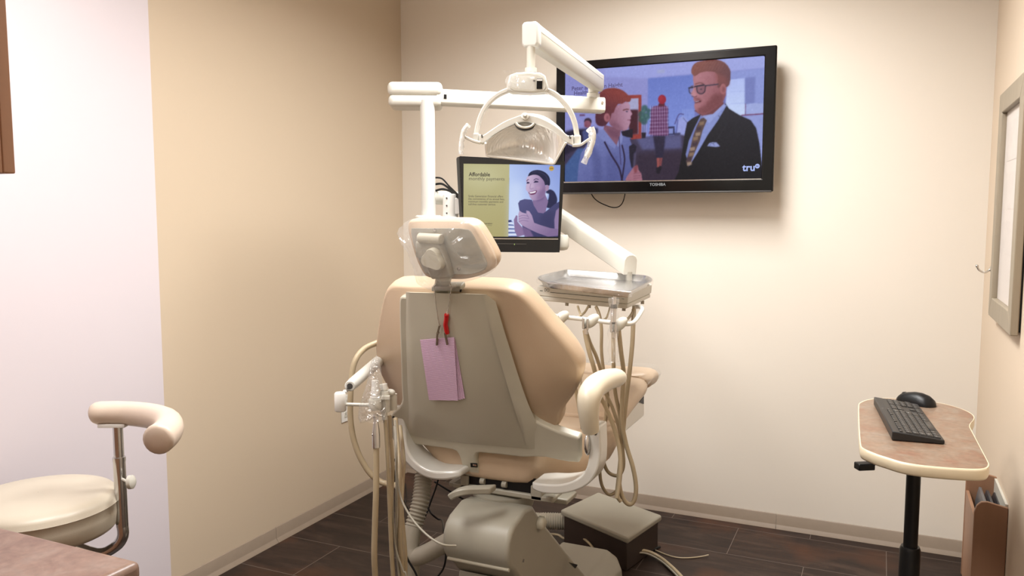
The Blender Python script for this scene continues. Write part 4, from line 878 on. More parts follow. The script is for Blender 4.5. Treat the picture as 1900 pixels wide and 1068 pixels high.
# raised centre panel with sloping flanks
pin = [za(304, 138), za(866, 153), za(905, 260), za(960, 480), za(1040, 760), za(1100, 960), zb_(1165, 150), zb_(1215, 300), zb_(1240, 480), zb_(900, 450), zb_(640, 425), zb_(355, 385), zb_(350, 180), za(330, 860), za(320, 500)]
pout = [za(270, 134), za(905, 152), za(980, 210), za(1044, 425), za(1134, 715), za(1192, 892), zb_(1250, 120), zb_(1330, 300), zb_(1330, 488), zb_(900, 458), zb_(640, 430), zb_(290, 372), zb_(292, 150), za(278, 860), za(267, 500)]
pan = B(); n = len(pin); A_ = [sq(*p, -.001) for p in pout]; B2 = [sq(*p, .013 if p[1] < 800 else .0025) for p in pin]
pan.loft([A_, B2])
obj('shell_panel', pan, 'shell', t)
for p in (zb_(176, 232),): obj('screw_hole', B().lathe([(.0042, 0), (.0042, .0015)], sq(*p, .0002), SN, 12), 'black', t)
obj('hinge_slot', B().prism([sq(*zb_(x, y), .0004) for x, y in [(790, 598), (846, 600), (848, 632), (793, 630)]], SN*.0008), 'black', t)
obj('hinge_pin', B().box(sq(*zb_(825, 614), .002), (.012, .004, .005)), 'chrome', t)
# slot at the top of the back where the headrest bar enters
sl = B(); 
sl.prism([sq(*za(x, y), .008) for x, y in [(470, 95), (700, 95), (705, 135), (470, 132)]], -SN*.03)
obj('headrest_socket', sl, 'basegrey', t, bevel=.003)
obj('socket_screw', B().prism([sq(*za(x, y), .0088) for x, y in [(696, 118), (712, 114), (706, 136), (696, 136)]], -SN*.002), 'black', t)

# headrest: cushion, inset back plate, tilting bracket and knob
z8 = lambda x, y: (740+x/6.28, 390+y/6.28)
HN = nrm(V(-.08, -.98, -.2)); HQ = V(*P(835, 465, 1)) * 0 + PY(835, 465, 1.74)
hq = lambda u, v, off=0: PQ(u, v, HQ+HN*off, HN)
hout = [z8(*p) for p in [(98, 175), (112, 130), (140, 116), (300, 112), (520, 112), (720, 114), (800, 132), (850, 160), (895, 205), (950, 290), (1010, 390), (1060, 480), (1090, 545), (1100, 590), (1092, 648), (1068, 690), (1030, 722), (970, 752), (900, 778), (760, 806), (600, 806), (400, 796), (330, 780), (296, 752), (262, 700), (215, 605), (170, 480), (130, 340), (105, 240)]]
hp = t2 = obj('headrest', B().pad(cr([hq(*p) for p in hout], 3, True), -HN, [(-.004, .95), (.002, .985), (.014, 1), (.034, .99), (.05, .95), (.058, .86), (.062, .65)]), 'vinyl', CH, smooth=70)
hin = [z8(*p) for p in [(150, 205), (300, 206), (520, 206), (720, 208), (820, 222), (845, 245), (885, 310), (950, 440), (1010, 555), (1034, 615), (1030, 650), (1005, 690), (930, 722), (850, 743), (640, 745), (340, 742), (300, 715), (262, 640), (215, 520), (168, 360), (148, 260)]]
obj('headrest_plate', B().pad([hq(*p, .0035) for p in hin], HN, [(-.002, 1), (.0015, 1), (.003, .985)]), 'basegrey', hp)
for p in ((420, 228), (700, 682)): obj('rivet', B().lathe([(.0042, 0), (.0042, .002), (.002, .003)], hq(*z8(*p), .0062), HN, 14), 'steel', hp)
q0, q1 = hq(*z8(238, 320), .022), hq(*z8(500, 335), .022)
obj('headrest_pivot', B().tube([q0, q1], .0125, 18), 'shell', hp, bevel=.002)
br = [z8(*p) for p in [(300, 330), (500, 320), (540, 400), (600, 560), (655, 745), (640, 775), (430, 790), (380, 690), (330, 560), (235, 520), (232, 340)]]
obj('headrest_bracket', B().pad([hq(*p, .006) for p in br], HN, [(0, 1), (.016, .97), (.02, .9)]), 'basegrey', hp, bevel=.003)
kn = []
kc_ = hq(*z8(425, 560), .026); kx = nrm(hq(*z8(600, 640), .026)-kc_); ky = np.cross(HN, kx)
for i in range(48):
    a = i*2*math.pi/48; r = .029*(1+.16*math.cos(3*a+1.1)); kn.append(kc_+(kx*math.cos(a)*1.0+ky*math.sin(a)*.85)*r)
obj('headrest_knob', B().pad(kn, HN, [(0, .95), (.003, 1), (.016, 1), (.02, .93)]), 'shell', hp, smooth=50)
sb = [hq(*z8(x, y), .0) for x, y in [(430, 740), (600, 745), (620, 850), (440, 860)]]
barp = [hq(*z8(520, 700), .012), hq(*z8(525, 800), .012), sq(*za(555, 60), .0), sq(*za(555, 95), -.01), sq(*za(560, 200), -.015)]
obj('headrest_bar', B().strip(cr(barp, 3), V(1, 0, 0), .042, .014), 'shell', CH, bevel=.003)
# clear cover over the headrest: a loose bag, larger than the pad, gathered at the neck
hc = sum(np.array(hq(*p)) for p in hout)/len(hout)
bag = [z8(*p) for p in [(15, 205), (60, 170), (110, 112), (300, 100), (520, 104), (740, 100), (850, 140), (930, 230), (1010, 360), (1080, 480), (1112, 580), (1105, 670), (1050, 735), (930, 795), (780, 830), (640, 850), (640, 905), (560, 925), (380, 925), (290, 850), (235, 760), (215, 640), (165, 500), (110, 380), (60, 300)]]
bo = cr([hq(*p, .0) for p in bag], 3, True); rs = np.random.RandomState(5); c0 = sum(bo)/len(bo)
def bring(k, off, j):
    return [c0+(p-c0)*k+HN*(off+j*(rs.rand()-.5))+HN*j*.6*math.sin(i*.9) for i, p in enumerate(bo)]
bag_o = B().loft([bring(1.0, -.012, .004), bring(.985, .008, .006), bring(.9, .03, .007), bring(.75, .05, .006), bring(.6, .056, .003)], caps=True)
tag(obj('headrest_cover', bag_o, 'film', smooth=28), 'crinkled clear plastic bag pulled over the chair headrest', 'plastic cover')

# seat and leg rest: one long upholstered run, deep at the hips and thin at the toes
def sec(y, zt, zb, wt, wb, bx=0, tx=0):
    hw_, hb = wt/2, wb/2; m = (zt+zb)/2
    p = [(-hb*.8+bx, zb), (hb*.8+bx, zb), (hb+bx, zb+.012), ((hw_+tx+hb+bx)/2 if tx else hw_*.99, m), (hw_+tx, zt-.03), (hw_-.012+tx, zt-.008), (hw_-.05+tx, zt), (tx, zt-.012), (-hw_+.05+tx, zt), (-hw_+.012+tx, zt-.008), (-hw_+tx, zt-.03), ((-hw_+tx-hb+bx)/2 if tx else -hw_*.99, m), (-hb+bx, zb+.012)]
    return [V(XC+a, y, b) for a, b in p]
seat = [sec(2.045, .80, .700, .40, .27, -.055, -.09), sec(2.052, .815, .683, .42, .29, -.055, -.09), sec(2.07, .822, .670, .43, .31, -.05, -.085), sec(2.12, .82, .668, .42, .36, -.03, -.06), sec(2.22, .812, .668, .42, .46, 0, -.03), sec(2.34, .795, .682, .45, .5, 0, -.01), sec(2.42, .79, .70, .49, .46), sec(2.47, .795, .71, .49, .42)]
obj('seat_cushion', B().loft(seat), 'vinyl', CH, smooth=60, sub=1)
leg = [sec(2.46, .80, .73, .47, .42), sec(2.52, .815, .735, .46, .42), sec(2.7, .83, .745, .43, .39), sec(2.9, .835, .755, .4, .37), sec(2.965, .838, .758, .39, .37)]
obj('leg_cushion', B().loft(leg), 'vinyl', CH, smooth=60, sub=1)
toe = [sec(2.96, .84, .765, .39, .37), sec(3.0, .852, .77, .385, .36), sec(3.1, .848, .765, .38, .36), sec(3.15, .83, .758, .36, .34), sec(3.165, .805, .765, .32, .3)]
obj('toe_cushion', B().loft(toe), 'vinyl', CH, smooth=60, sub=1)
obj('leg_frame', B().bb((XC-.17, 2.5, .675), (XC+.165, 2.98, .752)), 'whiteplastic', CH, bevel=.006)
obj('leg_frame_vent', B().prism([V(XC+.1655, y, z) for y, z in ((2.9, .745), (2.965, .755), (2.965, .725))], (.0015, 0, 0)), 'black', CH)
tb = [sec(2.9, .846, .80, .4, .39), sec(3.02, .858, .79, .395, .38), sec(3.11, .856, .785, .39, .37), sec(3.168, .836, .775, .365, .35), sec(3.178, .82, .785, .34, .32)]
tag(obj('toe_cover', B().loft(tb, caps=False), 'filmclear', smooth=50), 'clear plastic sheet draped over the foot end of the dental chair', 'plastic cover')

# armrests: J shaped cast arms with soft pads
def arm_y(s): return 1.95
for sgn in (1, -1):
    if sgn == 1: path = [(1098, 792), (1099, 812), (1100, 840), (1097, 868), (1086, 889), (1064, 902), (1036, 908), (1005, 908), (980, 905)]
    else: path = [(733, 752), (735, 775), (738, 800), (743, 826), (754, 850), (773, 869), (797, 881), (822, 884), (847, 883)]
    yy = 1.955 if sgn == 1 else 1.965
    c3 = cr([PY(*p, yy) for p in path], 4)
    n3 = len(c3)
    wd = [.062+.05*min(1, max(0, (i/n3-.25)*2.2))-(.05*max(0, (i/n3-.82)/.18)**2) for i in range(n3)]
    pts = [p+V(0, .045+.02*min(1, max(0, (i/n3-.4)*2)), 0) for i, p in enumerate(c3)]
    obj('arm_bracket', B().strip(pts, V(0, 1, 0), wd, [.034-.008*min(1, i/n3*1.6)-.010*max(0, (i/n3-.85)/.15) for i in range(n3)]), 'castgrey', CH, bevel=.008, seg=3)
    bx_ = c3[3]
    if sgn == 1: obj('arm_hinge_cap', B().ball(bx_+V(-.016, .012, -.03), (.008, .018, .03), 10), 'steel', CH)
    obj('arm_screw', B().lathe([(.0042, 0), (.0042, .001)], c3[3]+V(.004 if sgn == 1 else -.004, .0138-.0002, .0), (0, -1, 0), 12), 'black', CH)
pad_r = [(1096, 798), (1092, 765), (1093, 738), (1103, 718), (1124, 705), (1146, 700), (1153, 702)]
def arm_pad(xp, dx):
    c = [PX(u, v, xp)+V(dx, 0, 0) for u, v in pad_r]
    q = cr(c, 4); n = len(q); rr_ = np.interp(np.linspace(0, 1, n), [0, .15, .35, .6, .8, .95, 1], [.021, .0245, .029, .030, .026, .016, .007])
    return B().tube(q, rr_, 16, flat=(1.05, 1))
obj('arm_pad', arm_pad(-.648, 0), 'armpad', CH, smooth=60)
lp = arm_pad(-.648, -.585); lp.v = [(x, y+.13, z-.0) for x, y, z in lp.v]; obj('arm_pad', lp, 'armpad', CH, smooth=60)

# mechanism below the seat
obj('seat_plate', B().bb((XC-.16, 2.05, .640), (XC+.16, 2.42, .656)).bb((XC-.19, 2.08, .630), (XC+.19, 2.16, .646)), 'basegrey', CH, bevel=.004)
obj('seat_mechanism', B().bb((XC-.115, 2.06, .655), (XC+.1, 2.36, .70)), 'black', CH)
for x in (-.07, .0): obj('mechanism_lug', B().tube([V(XC+x, 2.055, .672), V(XC+x+.014, 2.055, .672)], .009, 12), 'basegrey', CH)
for a_, b_ in ((.09, .125), (-.135, -.11)): obj('seat_support', B().bb((XC+a_, 2.05, .64), (XC+b_, 2.12, .682)), 'basegrey', CH, bevel=.003)
sw = V(-.992, 2.12, 0)
obj('swivel_collar', B().lathe([(.062, .565), (.085, .59), (.092, .61), (.092, .632), (.055, .636), (.05, .668)], sw, n=40), 'basegrey', CH)
lv = [P(838, 920, 2.2), P(850, 913, 2.19), P(868, 909, 2.19), P(890, 908, 2.2), P(916, 907, 2.21)]
obj('brake_lever', B().strip(cr(lv, 4), V(0, 1, 0), .035, .019), 'basegrey', CH, bevel=.004)
# lift arm (side profile in Y, Z carried across X)
xr, xl = -.872, -1.075
prof = [(1.888, .545), (1.892, .572), (1.906, .596), (1.93, .612), (2.0, .63), (2.06, .622), (2.12, .56), (2.32, .39), (2.53, .215), (2.72, .06), (2.34, .06), (2.1, .3), (1.93, .478), (1.905, .498), (1.892, .52)]
obj('lift_arm', B().prism([V(xr, *p) for p in prof], (xl-xr, 0, 0)), 'basegrey', CH, bevel=.012, seg=4)
obj('lift_arm_trim', B().tube([V(xl+.01, 1.907, .494), V(xr-.006, 1.907, .494)], .006, 10), 'shell', CH)
obj('lift_pin', B().lathe([(.02, 0), (.02, .012), (.014, .018)], V(xr, 2.1, .557), (1, 0, 0), 20), 'shell', CH)
obj('lift_screw', B().lathe([(.005, 0), (.005, .002)], V(xr, 1.985, .49), (1, 0, 0), 12), 'steel', CH)
obj('lower_link', B().prism([V(xr-.02, *p) for p in [(1.96, .44), (2.1, .3), (2.36, .05), (2.28, .05), (1.95, .4)]], (xl-xr+.035, 0, 0)), 'castgrey' if 0 else 'basegrey', CH, bevel=.004)
obj('base_box', B().loft([[V(-1.13, 2.2, 0), V(-.84, 2.2, 0), V(-.84, 2.86, 0), V(-.885, 2.95, 0), V(-1.13, 2.95, 0)],
                          [V(-1.13, 2.2, .115), V(-.848, 2.2, .115), V(-.848, 2.855, .115), V(-.89, 2.94, .115), V(-1.13, 2.94, .115)],
                          [V(-1.11, 2.22, .15), V(-.905, 2.22, .15), V(-.905, 2.83, .15), V(-.925, 2.92, .15), V(-1.11, 2.92, .15)]]), 'basegrey', CH, bevel=.012, seg=3)
obj('base_slot', B().prism([V(-.9035, y, z) for y, z in ()] or [PX(u, v, xr+.03) for u, v in [(1057, 1043), (1072, 1047), (1068, 1054)]], (-.004, 0, 0)), 'black', CH)
lab = [PX(u, v, -.8395) for u, v in [(1131, 1062), (1142, 1052), (1143, 1078), (1131, 1086)]]
obj('base_label', B().prism([V(-.8388, 2.71, .04), V(-.8388, 2.77, .04), V(-.8388, 2.77, .1), V(-.8388, 2.71, .1)], (-.0012, 0, 0)), 'dkgrey', CH)
obj('base_plate', B().bb((-1.2, 1.75, 0), (-.78, 2.9, .02)), 'basegrey', CH, bevel=.006)

# ------------------------------------------------------------------ bib chain and paper bibs hanging on the back of the shell
zg = lambda x, y: (740+x/4.11, 500+y/4.11)
t = thing('bib_chain', 'steel ball chain with two clips and a red sleeve hanging from the headrest bar', 'bib chain', tuple(sq(*zg(330, 200), .03)))
def chain(pts):
    c = cr(pts, 8); d = [0]
    for a, b in zip(c[:-1], c[1:]): d.append(d[-1]+np.linalg.norm(b-a))
    bb2 = B(); k = int(d[-1]/.0042)
    for i in range(k+1):
        s = d[-1]*i/k; q = V(*[np.interp(s, d, [p[j] for p in c]) for j in range(3)]); bb2.ball(q, .0019, 4)
    return bb2
OFF = .02
obj('ball_chain', chain([sq(*zg(x, y), OFF) for x, y in [(268, 130), (276, 200), (288, 300), (300, 380), (310, 425)]]), 'bead', t)
obj('ball_chain', chain([sq(*zg(x, y), OFF) for x, y in [(402, 130), (390, 210), (378, 290), (368, 340)]]), 'bead', t)
obj('ball_chain', chain([sq(*zg(268, 130), OFF), sq(*zg(290, 100), .024), sq(*zg(340, 88), .026), sq(*zg(385, 100), .024), sq(*zg(402, 130), OFF)]), 'bead', t)
obj('red_sleeve', B().tube(cr([sq(*zg(x, y), OFF) for x, y in [(364, 342), (362, 380), (356, 415), (360, 440), (368, 485)]], 4), .0062, 10), 'red', t)
obj('bib_clip', B().strip(cr([sq(*zg(x, y), OFF+.004) for x, y in [(312, 424), (302, 460), (294, 500), (290, 574)]], 3), SN, .006, [.0036]*10).tube([sq(*zg(290, 478), OFF+.004), sq(*zg(306, 484), OFF+.004)], .0034, 8), 'clip', t)
obj('bib_clip', B().strip(cr([sq(*zg(x, y), OFF+.004) for x, y in [(352, 480), (358, 510), (364, 540), (370, 570)]], 3), SN, .006, [.0036]*10), 'clip', t)
def ribbed_pink():
    m = bpy.data.materials.new('lavender_paper'); m.use_nodes = True; nt = m.node_tree; b = nt.nodes['Principled BSDF']
    b.inputs['Base Color'].default_value = rgb(206, 164, 198); b.inputs['Roughness'].default_value = .8
    tc = nt.nodes.new('ShaderNodeTexCoord'); w = nt.nodes.new('ShaderNodeTexWave'); w.bands_direction = 'Z'; w.inputs['Scale'].default_value = 100; w.inputs['Distortion'].default_value = .3
    nt.links.new(tc.outputs['Object'], w.inputs['Vector'])
    mx = nt.nodes.new('ShaderNodeMix'); mx.data_type = 'RGBA'; mx.inputs['A'].default_value = rgb(206, 168, 200); mx.inputs['B'].default_value = rgb(236, 204, 232)
    nt.links.new(w.outputs['Fac'], mx.inputs['Factor']); nt.links.new(mx.outputs['Result'], b.inputs['Base Color'])
    bp = nt.nodes.new('ShaderNodeBump'); bp.inputs['Strength'].default_value = .5; bp.inputs['Distance'].default_value = .001
    nt.links.new(w.outputs['Fac'], bp.inputs['Height']); nt.links.new(bp.outputs['Normal'], b.inputs['Normal']); return m
M['pink'] = ribbed_pink()
def sheet(c4, off, curl, fold=0):
    tl, tr, br_, bl_ = c4; rows = []
    for k in range(13):
        s = k/12; row = []
        for i in range(7):
            q = i/6; u = (tl[0]*(1-q)+tr[0]*q)*(1-s)+(bl_[0]*(1-q)+br_[0]*q)*s; v = (tl[1]*(1-q)+tr[1]*q)*(1-s)+(bl_[1]*(1-q)+br_[1]*q)*s
            hang = .12*s*s*0
            row.append(sq(*zg(u, v), off+curl*math.sin(s*2.6+q)*(1-q*.5)))
        rows.append(row)
    fr_ = rows; bk = [[p-SN*.0009 for p in r] for r in rows]
    b = B(); n = 13; m_ = 7
    loop = lambda R1, R2: R1+R2[::-1]
    b.loft([loop(a, c) for a, c in zip(fr_, bk)])
    return b
tag(obj('dental_bib', sheet([(162, 536), (420, 516), (450, 998), (230, 994)], .0195, .003), 'pink', smooth=60), 'front lavender ribbed paper bib clipped to the chair back', 'paper bib', 'lavender paper bibs on the chair back')
for k, (a, b_, c_, d_, l) in enumerate(((421, 518, 470, 992, 'second lavender paper bib, edge showing right behind the front one'), (424, 522, 487, 988, 'third lavender paper bib from the front on the chair back'), (427, 526, 504, 982, 'rearmost lavender paper bib, lying against the grey chair shell'))):
    tag(obj('dental_bib', sheet([(200, 540), (a, b_), (c_, d_), (270+k*12, 988-k*4)], .0165-.0012*k-.0004, .0005), 'pink', smooth=60), l, 'paper bib', 'lavender paper bibs on the chair back')
# ------------------------------------------------------------------ assistant's suction arm left of the chair
D2 = 2.02
t = thing('suction_unit', 'white suction handpiece arm with hanging tan hoses at the left side of the chair', 'suction unit', tuple(P(700, 750, D2)))
a0, a1 = P(649, 716, 2.02), P(744, 633, 2.62)
obj('arm_tube', B().tube([a0, a0+(a1-a0)*.06, a1], [.0135, .0152, .0165], 22), 'enamel', t, bevel=.002)
obj('arm_tube_bore', B().lathe([(.0075, 0), (.0075, .001)], a0, a0-a1, 18), 'dkgrey', t)
obj('arm_spindle', B().tube([a0+(a1-a0)*.1, P(640, 726, 2.0)], .0055, 12), 'chrome', t)
o = P(631.5, 745, 2.0)
obj('end_knob', B().lathe([(.012, -.0235), (.0143, -.021), (.0143, .0205), (.012, .0235)], o, n=28), 'whiteplastic', t)
obj('cross_rod', B().tube([P(641, 749.5, 2.0), P(690, 751, 1.99)], .0042, 12), 'plastic', t)
obj('rod_joint', B().tube(cr([P(742, 634, 2.62), P(752, 634, 2.62), P(764, 670, 2.58), P(775, 740, 2.5)], 5), .012, 12), 'enamel', t)
# holders
obj('holder_ring', B().lathe([(.0145, -.012), (.0155, -.008), (.0155, .012), (.014, .015)], P(696, 750, 1.98), n=24), 'plastic', t)
obj('holder_ring', B().lathe([(.012, -.026), (.0125, -.02), (.0125, .02), (.011, .026)], P(714, 744, 2.0), n=24).box(P(712, 737, 1.985), (.03, .012, .008), np.column_stack([hr, hn, V(0, 0, 1)])), 'plastic', t)
obj('holder_ring', B().ball(P(724, 728, 2.02), (.013, .013, .009), 10).lathe([(.012, -.02), (.012, .02)], P(728, 745, 2.03), n=20), 'plastic', t)
obj('suction_valve', B().tube([P(696, 705, 1.98), P(697, 738, 1.98)], [.0085, .0105], 16), 'whiteplastic', t)
obj('ejector_valve', B().tube([P(711, 712, 2.0), P(712.5, 722, 2.0)], .0095, 16).tube([P(712.5, 720, 2.0), P(713.5, 760, 2.0)], .0062, 14), 'whiteplastic', t)
obj('suction_handpiece', B().tube([P(697, 768, 1.98), P(697.5, 786, 1.98), P(697.5, 797, 1.98), P(697.6, 806, 1.98), P(697.8, 830, 1.98)], [.0062, .0062, .0088, .0098, .0098], 16).ball(P(691.5, 806, 1.975), .0028, 6), 'steel', t)
obj('ejector_handpiece', B().tube([P(713, 765, 2.0), P(714, 778, 2.0)], .0072, 12), 'plastic', t)
lh = [
 ([(697.8, 828, 1.98), (698, 870, 1.98), (697.5, 920, 1.98), (695.5, 980, 1.99), (694.5, 1030, 2.0), (697, 1080, 2.02), (706, 1200, 2.06), (710, 1350, 2.08), (720, 1440, 2.09)], .0074, 'hose'),
 ([(714, 776, 2.0), (716, 800, 2.0), (719, 850, 2.0), (721, 900, 2.01), (723.5, 960, 2.02), (726, 1010, 2.03), (729, 1080, 2.05), (734, 1200, 2.08), (738, 1350, 2.10), (748, 1440, 2.11)], .0046, 'hose'),
 ([(722, 770, 2.03), (724, 810, 2.03), (728, 860, 2.03), (727, 900, 2.04), (724, 950, 2.04), (726, 1010, 2.05), (730, 1080, 2.06), (736, 1200, 2.09), (740, 1350, 2.11), (750, 1440, 2.12)], .0058, 'hose'),
 ([(734, 775, 2.2), (737, 815, 2.17), (740, 850, 2.12), (742, 870, 2.1), (741, 900, 2.08), (742, 950, 2.07), (742, 1000, 2.07), (746, 1050, 2.08), (752, 1120, 2.1), (756, 1280, 2.12), (764, 1425, 2.13)], .0062, 'hose'),
 ([(742, 790, 2.26), (747, 830, 2.2), (749, 862, 2.14), (747, 890, 2.12), (745, 940, 2.1), (748, 980, 2.1), (752, 1030, 2.1), (752, 1080, 2.1), (752, 1150, 2.1), (756, 1280, 2.12), (764, 1425, 2.13)], .0056, 'hose'),
 ([(732, 790, 2.12), (735, 850, 2.08), (736, 900, 2.06), (735, 960, 2.06), (735, 1005, 2.07), (739, 1050, 2.08), (743, 1090, 2.08), (748, 1150, 2.09), (752, 1280, 2.11), (760, 1425, 2.12)], .0032, 'hosegrey'),
 ([(733, 780, 2.14), (735, 815, 2.08), (736, 850, 2.05), (737, 885, 2.05), (745, 925, 2.04), (760, 955, 2.0), (778, 978, 1.97), (800, 998, 1.94), (822, 1010, 1.93), (846, 1012, 1.945)], .0027, 'hosegrey'),
 ([(729, 880, 2.06), (729, 950, 2.05), (732, 1000, 2.05), (738, 1030, 2.05), (748, 1058, 2.05), (755, 1085, 2.05), (759, 1280, 2.07), (767, 1425, 2.08)], .0024, 'hosegrey'),
]
for pts, r, mt_ in lh: obj('hose', B().tube(cr([P(*p) for p in pts], 6), r, 10), mt_, t)
pts = [(706, 634, 2.32), (696, 637, 2.3), (676, 647, 2.28), (661, 665, 2.26), (653, 692, 2.25), (650.5, 730, 2.24), (650, 770, 2.24), (654, 805, 2.24), (663, 836, 2.24), (676, 862, 2.24), (690, 881, 2.24), (706, 893, 2.24), (722, 898, 2.23), (734, 900, 2.2), (740, 905, 2.17)]
obj('hose', B().tube(cr([P(*p) for p in pts], 5), .0082, 12), 'hose', t)
def tentpath(u0, u1, v): return None
secs = []
for k, (v, ua, ub) in enumerate([(664, 690, 704), (680, 686, 706), (705, 682, 708), (730, 674, 712), (752, 668, 716), (772, 667, 717), (782, 668, 712)]):
    row = []
    for i in range(16):
        a = i*2*math.pi/16; c_ = (ua+ub)/2; w_ = (ub-ua)/2
        row.append(P(c_+w_*math.cos(a)*(1+.1*math.sin(5*a+k)), v+3*math.sin(3*a+k), 1.985+.022*math.sin(a)))
    secs.append(row)
tag(obj('suction_cover', B().loft(secs, caps=False), 'filmwr', smooth=28), 'clear plastic bag hanging over the suction handpiece left of the chair', 'plastic cover')

# ------------------------------------------------------------------ things on the floor behind and under the chair
c0, c1, c2, c3_ = V(-.882, 3.054, 0), V(-1.242, 3.236, 0), V(-.820, 3.357, 0), V(-1.163, 3.522, 0)
t = thing('utility_box', 'low floor utility box with beige lid and dark brown sides behind the chair base', 'utility box', tuple((c0+c3_)/2))
obj('box_lid', B().prism([p+V(0, 0, .124) for p in (c0, c2, c3_, c1)], (0, 0, .026)), 'basegrey', t, bevel=.008, seg=3)
cm = (c0+c1+c2+c3_)/4; ins = [cm+(p-cm)*.93 for p in (c0, c2, c3_, c1)]
obj('box_body', B().prism([p+V(0, 0, .002) for p in ins], (0, 0, .123)), mat('brown_metal', (52, 40, 34), .5, var=5, scale=20), t, bevel=.004)
def corrugated(path, r, pitch, amp):
    c = cr(path, 10); d = [0]
    for a, b in zip(c[:-1], c[1:]): d.append(d[-1]+np.linalg.norm(b-a))
    n = int(d[-1]/pitch*4); q = [V(*[np.interp(d[-1]*i/n, d, [p[j] for p in c]) for j in range(3)]) for i in range(n+1)]
    return B().tube(q, [r+amp*math.sin(i*math.pi/2) for i in range(n+1)], 18)
DC = 2.62
e0 = P(760, 1012, 2.42)
t = thing('drain_conduit', 'grey corrugated conduit dropping to a smooth elbow pipe left of the chair base', 'conduit', (e0[0], e0[1], 0))
top_ = P(786, 850, 2.5); mid = P(780, 930, 2.45); low = P(768, 975, 2.43)
obj('corrugated_sleeve', corrugated([top_, P(785, 890, 2.48), mid, low], .026, .0105, .0022), 'conduit', t)
obj('elbow_pipe', B().tube(cr([low, P(763, 1000, 2.42), P(762, 1022, 2.41), P(772, 1032, 2.4), P(795, 1024, 2.38), P(830, 1005, 2.36), P(852, 995, 2.35)], 5), .0265, 18), 'conduit', t)
obj('elbow_foot', B().tube([P(762, 1018, 2.41), V(*P(762, 1018, 2.41)[:2], 0)], .0265, 18), 'conduit', t)
g0, g1 = PZ(988, 965, .08), PZ(1050, 967, .08)
tag(obj('corrugated_hose', corrugated([g0-V(.12, -.02, 0), g0, (g0+g1)/2, g1], .036, .0105, .002), 'conduit'), 'short light grey corrugated hose running into the utility box', 'corrugated hose')
def cable(pts, r, mt_, label, name='cable', group=None, cat='cable'):
    o_ = obj(name, B().tube(cr(pts, 6), r, 8), mt_); return tag(o_, label, cat, group)
fl = lambda u, v, z=.005: PZ(u, v, z)
G = 'black cables under the chair'
cable([P(806, 893, 2.6), P(830, 908, 2.6), P(860, 926, 2.6), P(885, 942, 2.62), P(920, 960, 2.66)], .003, 'black', 'black cable slanting right above the brake lever towards the chair base', 'black_cable', G)
cable([P(818, 868, 2.55), P(810, 900, 2.55), P(800, 928, 2.54), P(792, 950, 2.53), P(780, 975, 2.5), P(767, 984, 2.5)], .003, 'black', 'black cable crossing in front of the corrugated conduit', 'black_cable', G)
cable([P(794, 940, 2.55), P(800, 952, 2.53), P(812, 962, 2.52), P(820, 965, 2.5), P(823, 985, 2.42), P(826, 1010, 2.38), P(827, 1035, 2.36), P(822, 1055, 2.36), P(810, 1072, 2.36), P(800, 1090, 2.36)], .003, 'black', 'black cable hanging straight down beside the lift arm nose', 'black_cable', G)
cable([P(734, 850, 2.6), P(729, 862, 2.6), P(733, 880, 2.6), P(730, 900, 2.6), P(729, 930, 2.6), P(730, 960, 2.6), P(728, 980, 2.62)], .0026, 'black', 'twisted black cable hanging among the tan hoses on the left', 'black_cable', G)
cable([fl(752, 897), fl(754, 915), fl(753, 930), fl(747, 938), fl(748, 925, .008), fl(756, 940), fl(764, 950)], .0028, 'black', 'short curled black cable left of the corrugated conduit', 'black_cable', G)
cable([P(750, 1020, 2.3), P(758, 1040, 2.3), P(770, 1060, 2.3), P(780, 1085, 2.3)], .003, 'black', 'black cable end at the bottom edge beside the left hoses', 'black_cable', G)
z_ = .012
cable([fl(1144, 1034, .03), fl(1160, 1026, .05), fl(1182, 1021, .045), fl(1203, 1023, .03), fl(1225, 1034, z_), fl(1245, 1050, z_), fl(1265, 1070, z_), fl(1290, 1100, z_)], .0075, 'hose', 'thick tan hose arching over the floor at the chair base, right side', 'floor_hose', None, 'hose')
cable([fl(1148, 1040, .03), fl(1166, 1030, .045), fl(1185, 1025, .04), fl(1204, 1028, .026), fl(1226, 1040, z_), fl(1246, 1057, z_), fl(1262, 1074, z_)], .0042, 'hosegrey', 'thin grey tube lying along the thick tan floor hose', 'floor_tube', None, 'tube')
cable([fl(1216, 1020, .004), fl(1235, 1028, .004), fl(1255, 1033.5, .004), fl(1277, 1034.5, .004), fl(1298, 1032.5, .004), fl(1315, 1029, .012)], .003, 'hose', 'thin tan tube end curling on the floor right of the utility box', 'floor_tube', None, 'tube')
cable([fl(1020, 990, .02), fl(1036, 992, .03), fl(1046, 998, .02), fl(1058, 993, .03), fl(1075, 994, .05), fl(1092, 1006, .06), fl(1100, 1016, .05)], .0055, 'hose', 'tan hose looping between the chair base and the utility box', 'floor_hose', None, 'hose')
cable([fl(1165, 1042, .006), fl(1182, 1036, .006), fl(1196, 1027, .006), fl(1215, 1018, .006), fl(1224, 1014, .006)], .0055, 'black', 'dark cable lying along the front edge of the utility box', 'floor_cable')

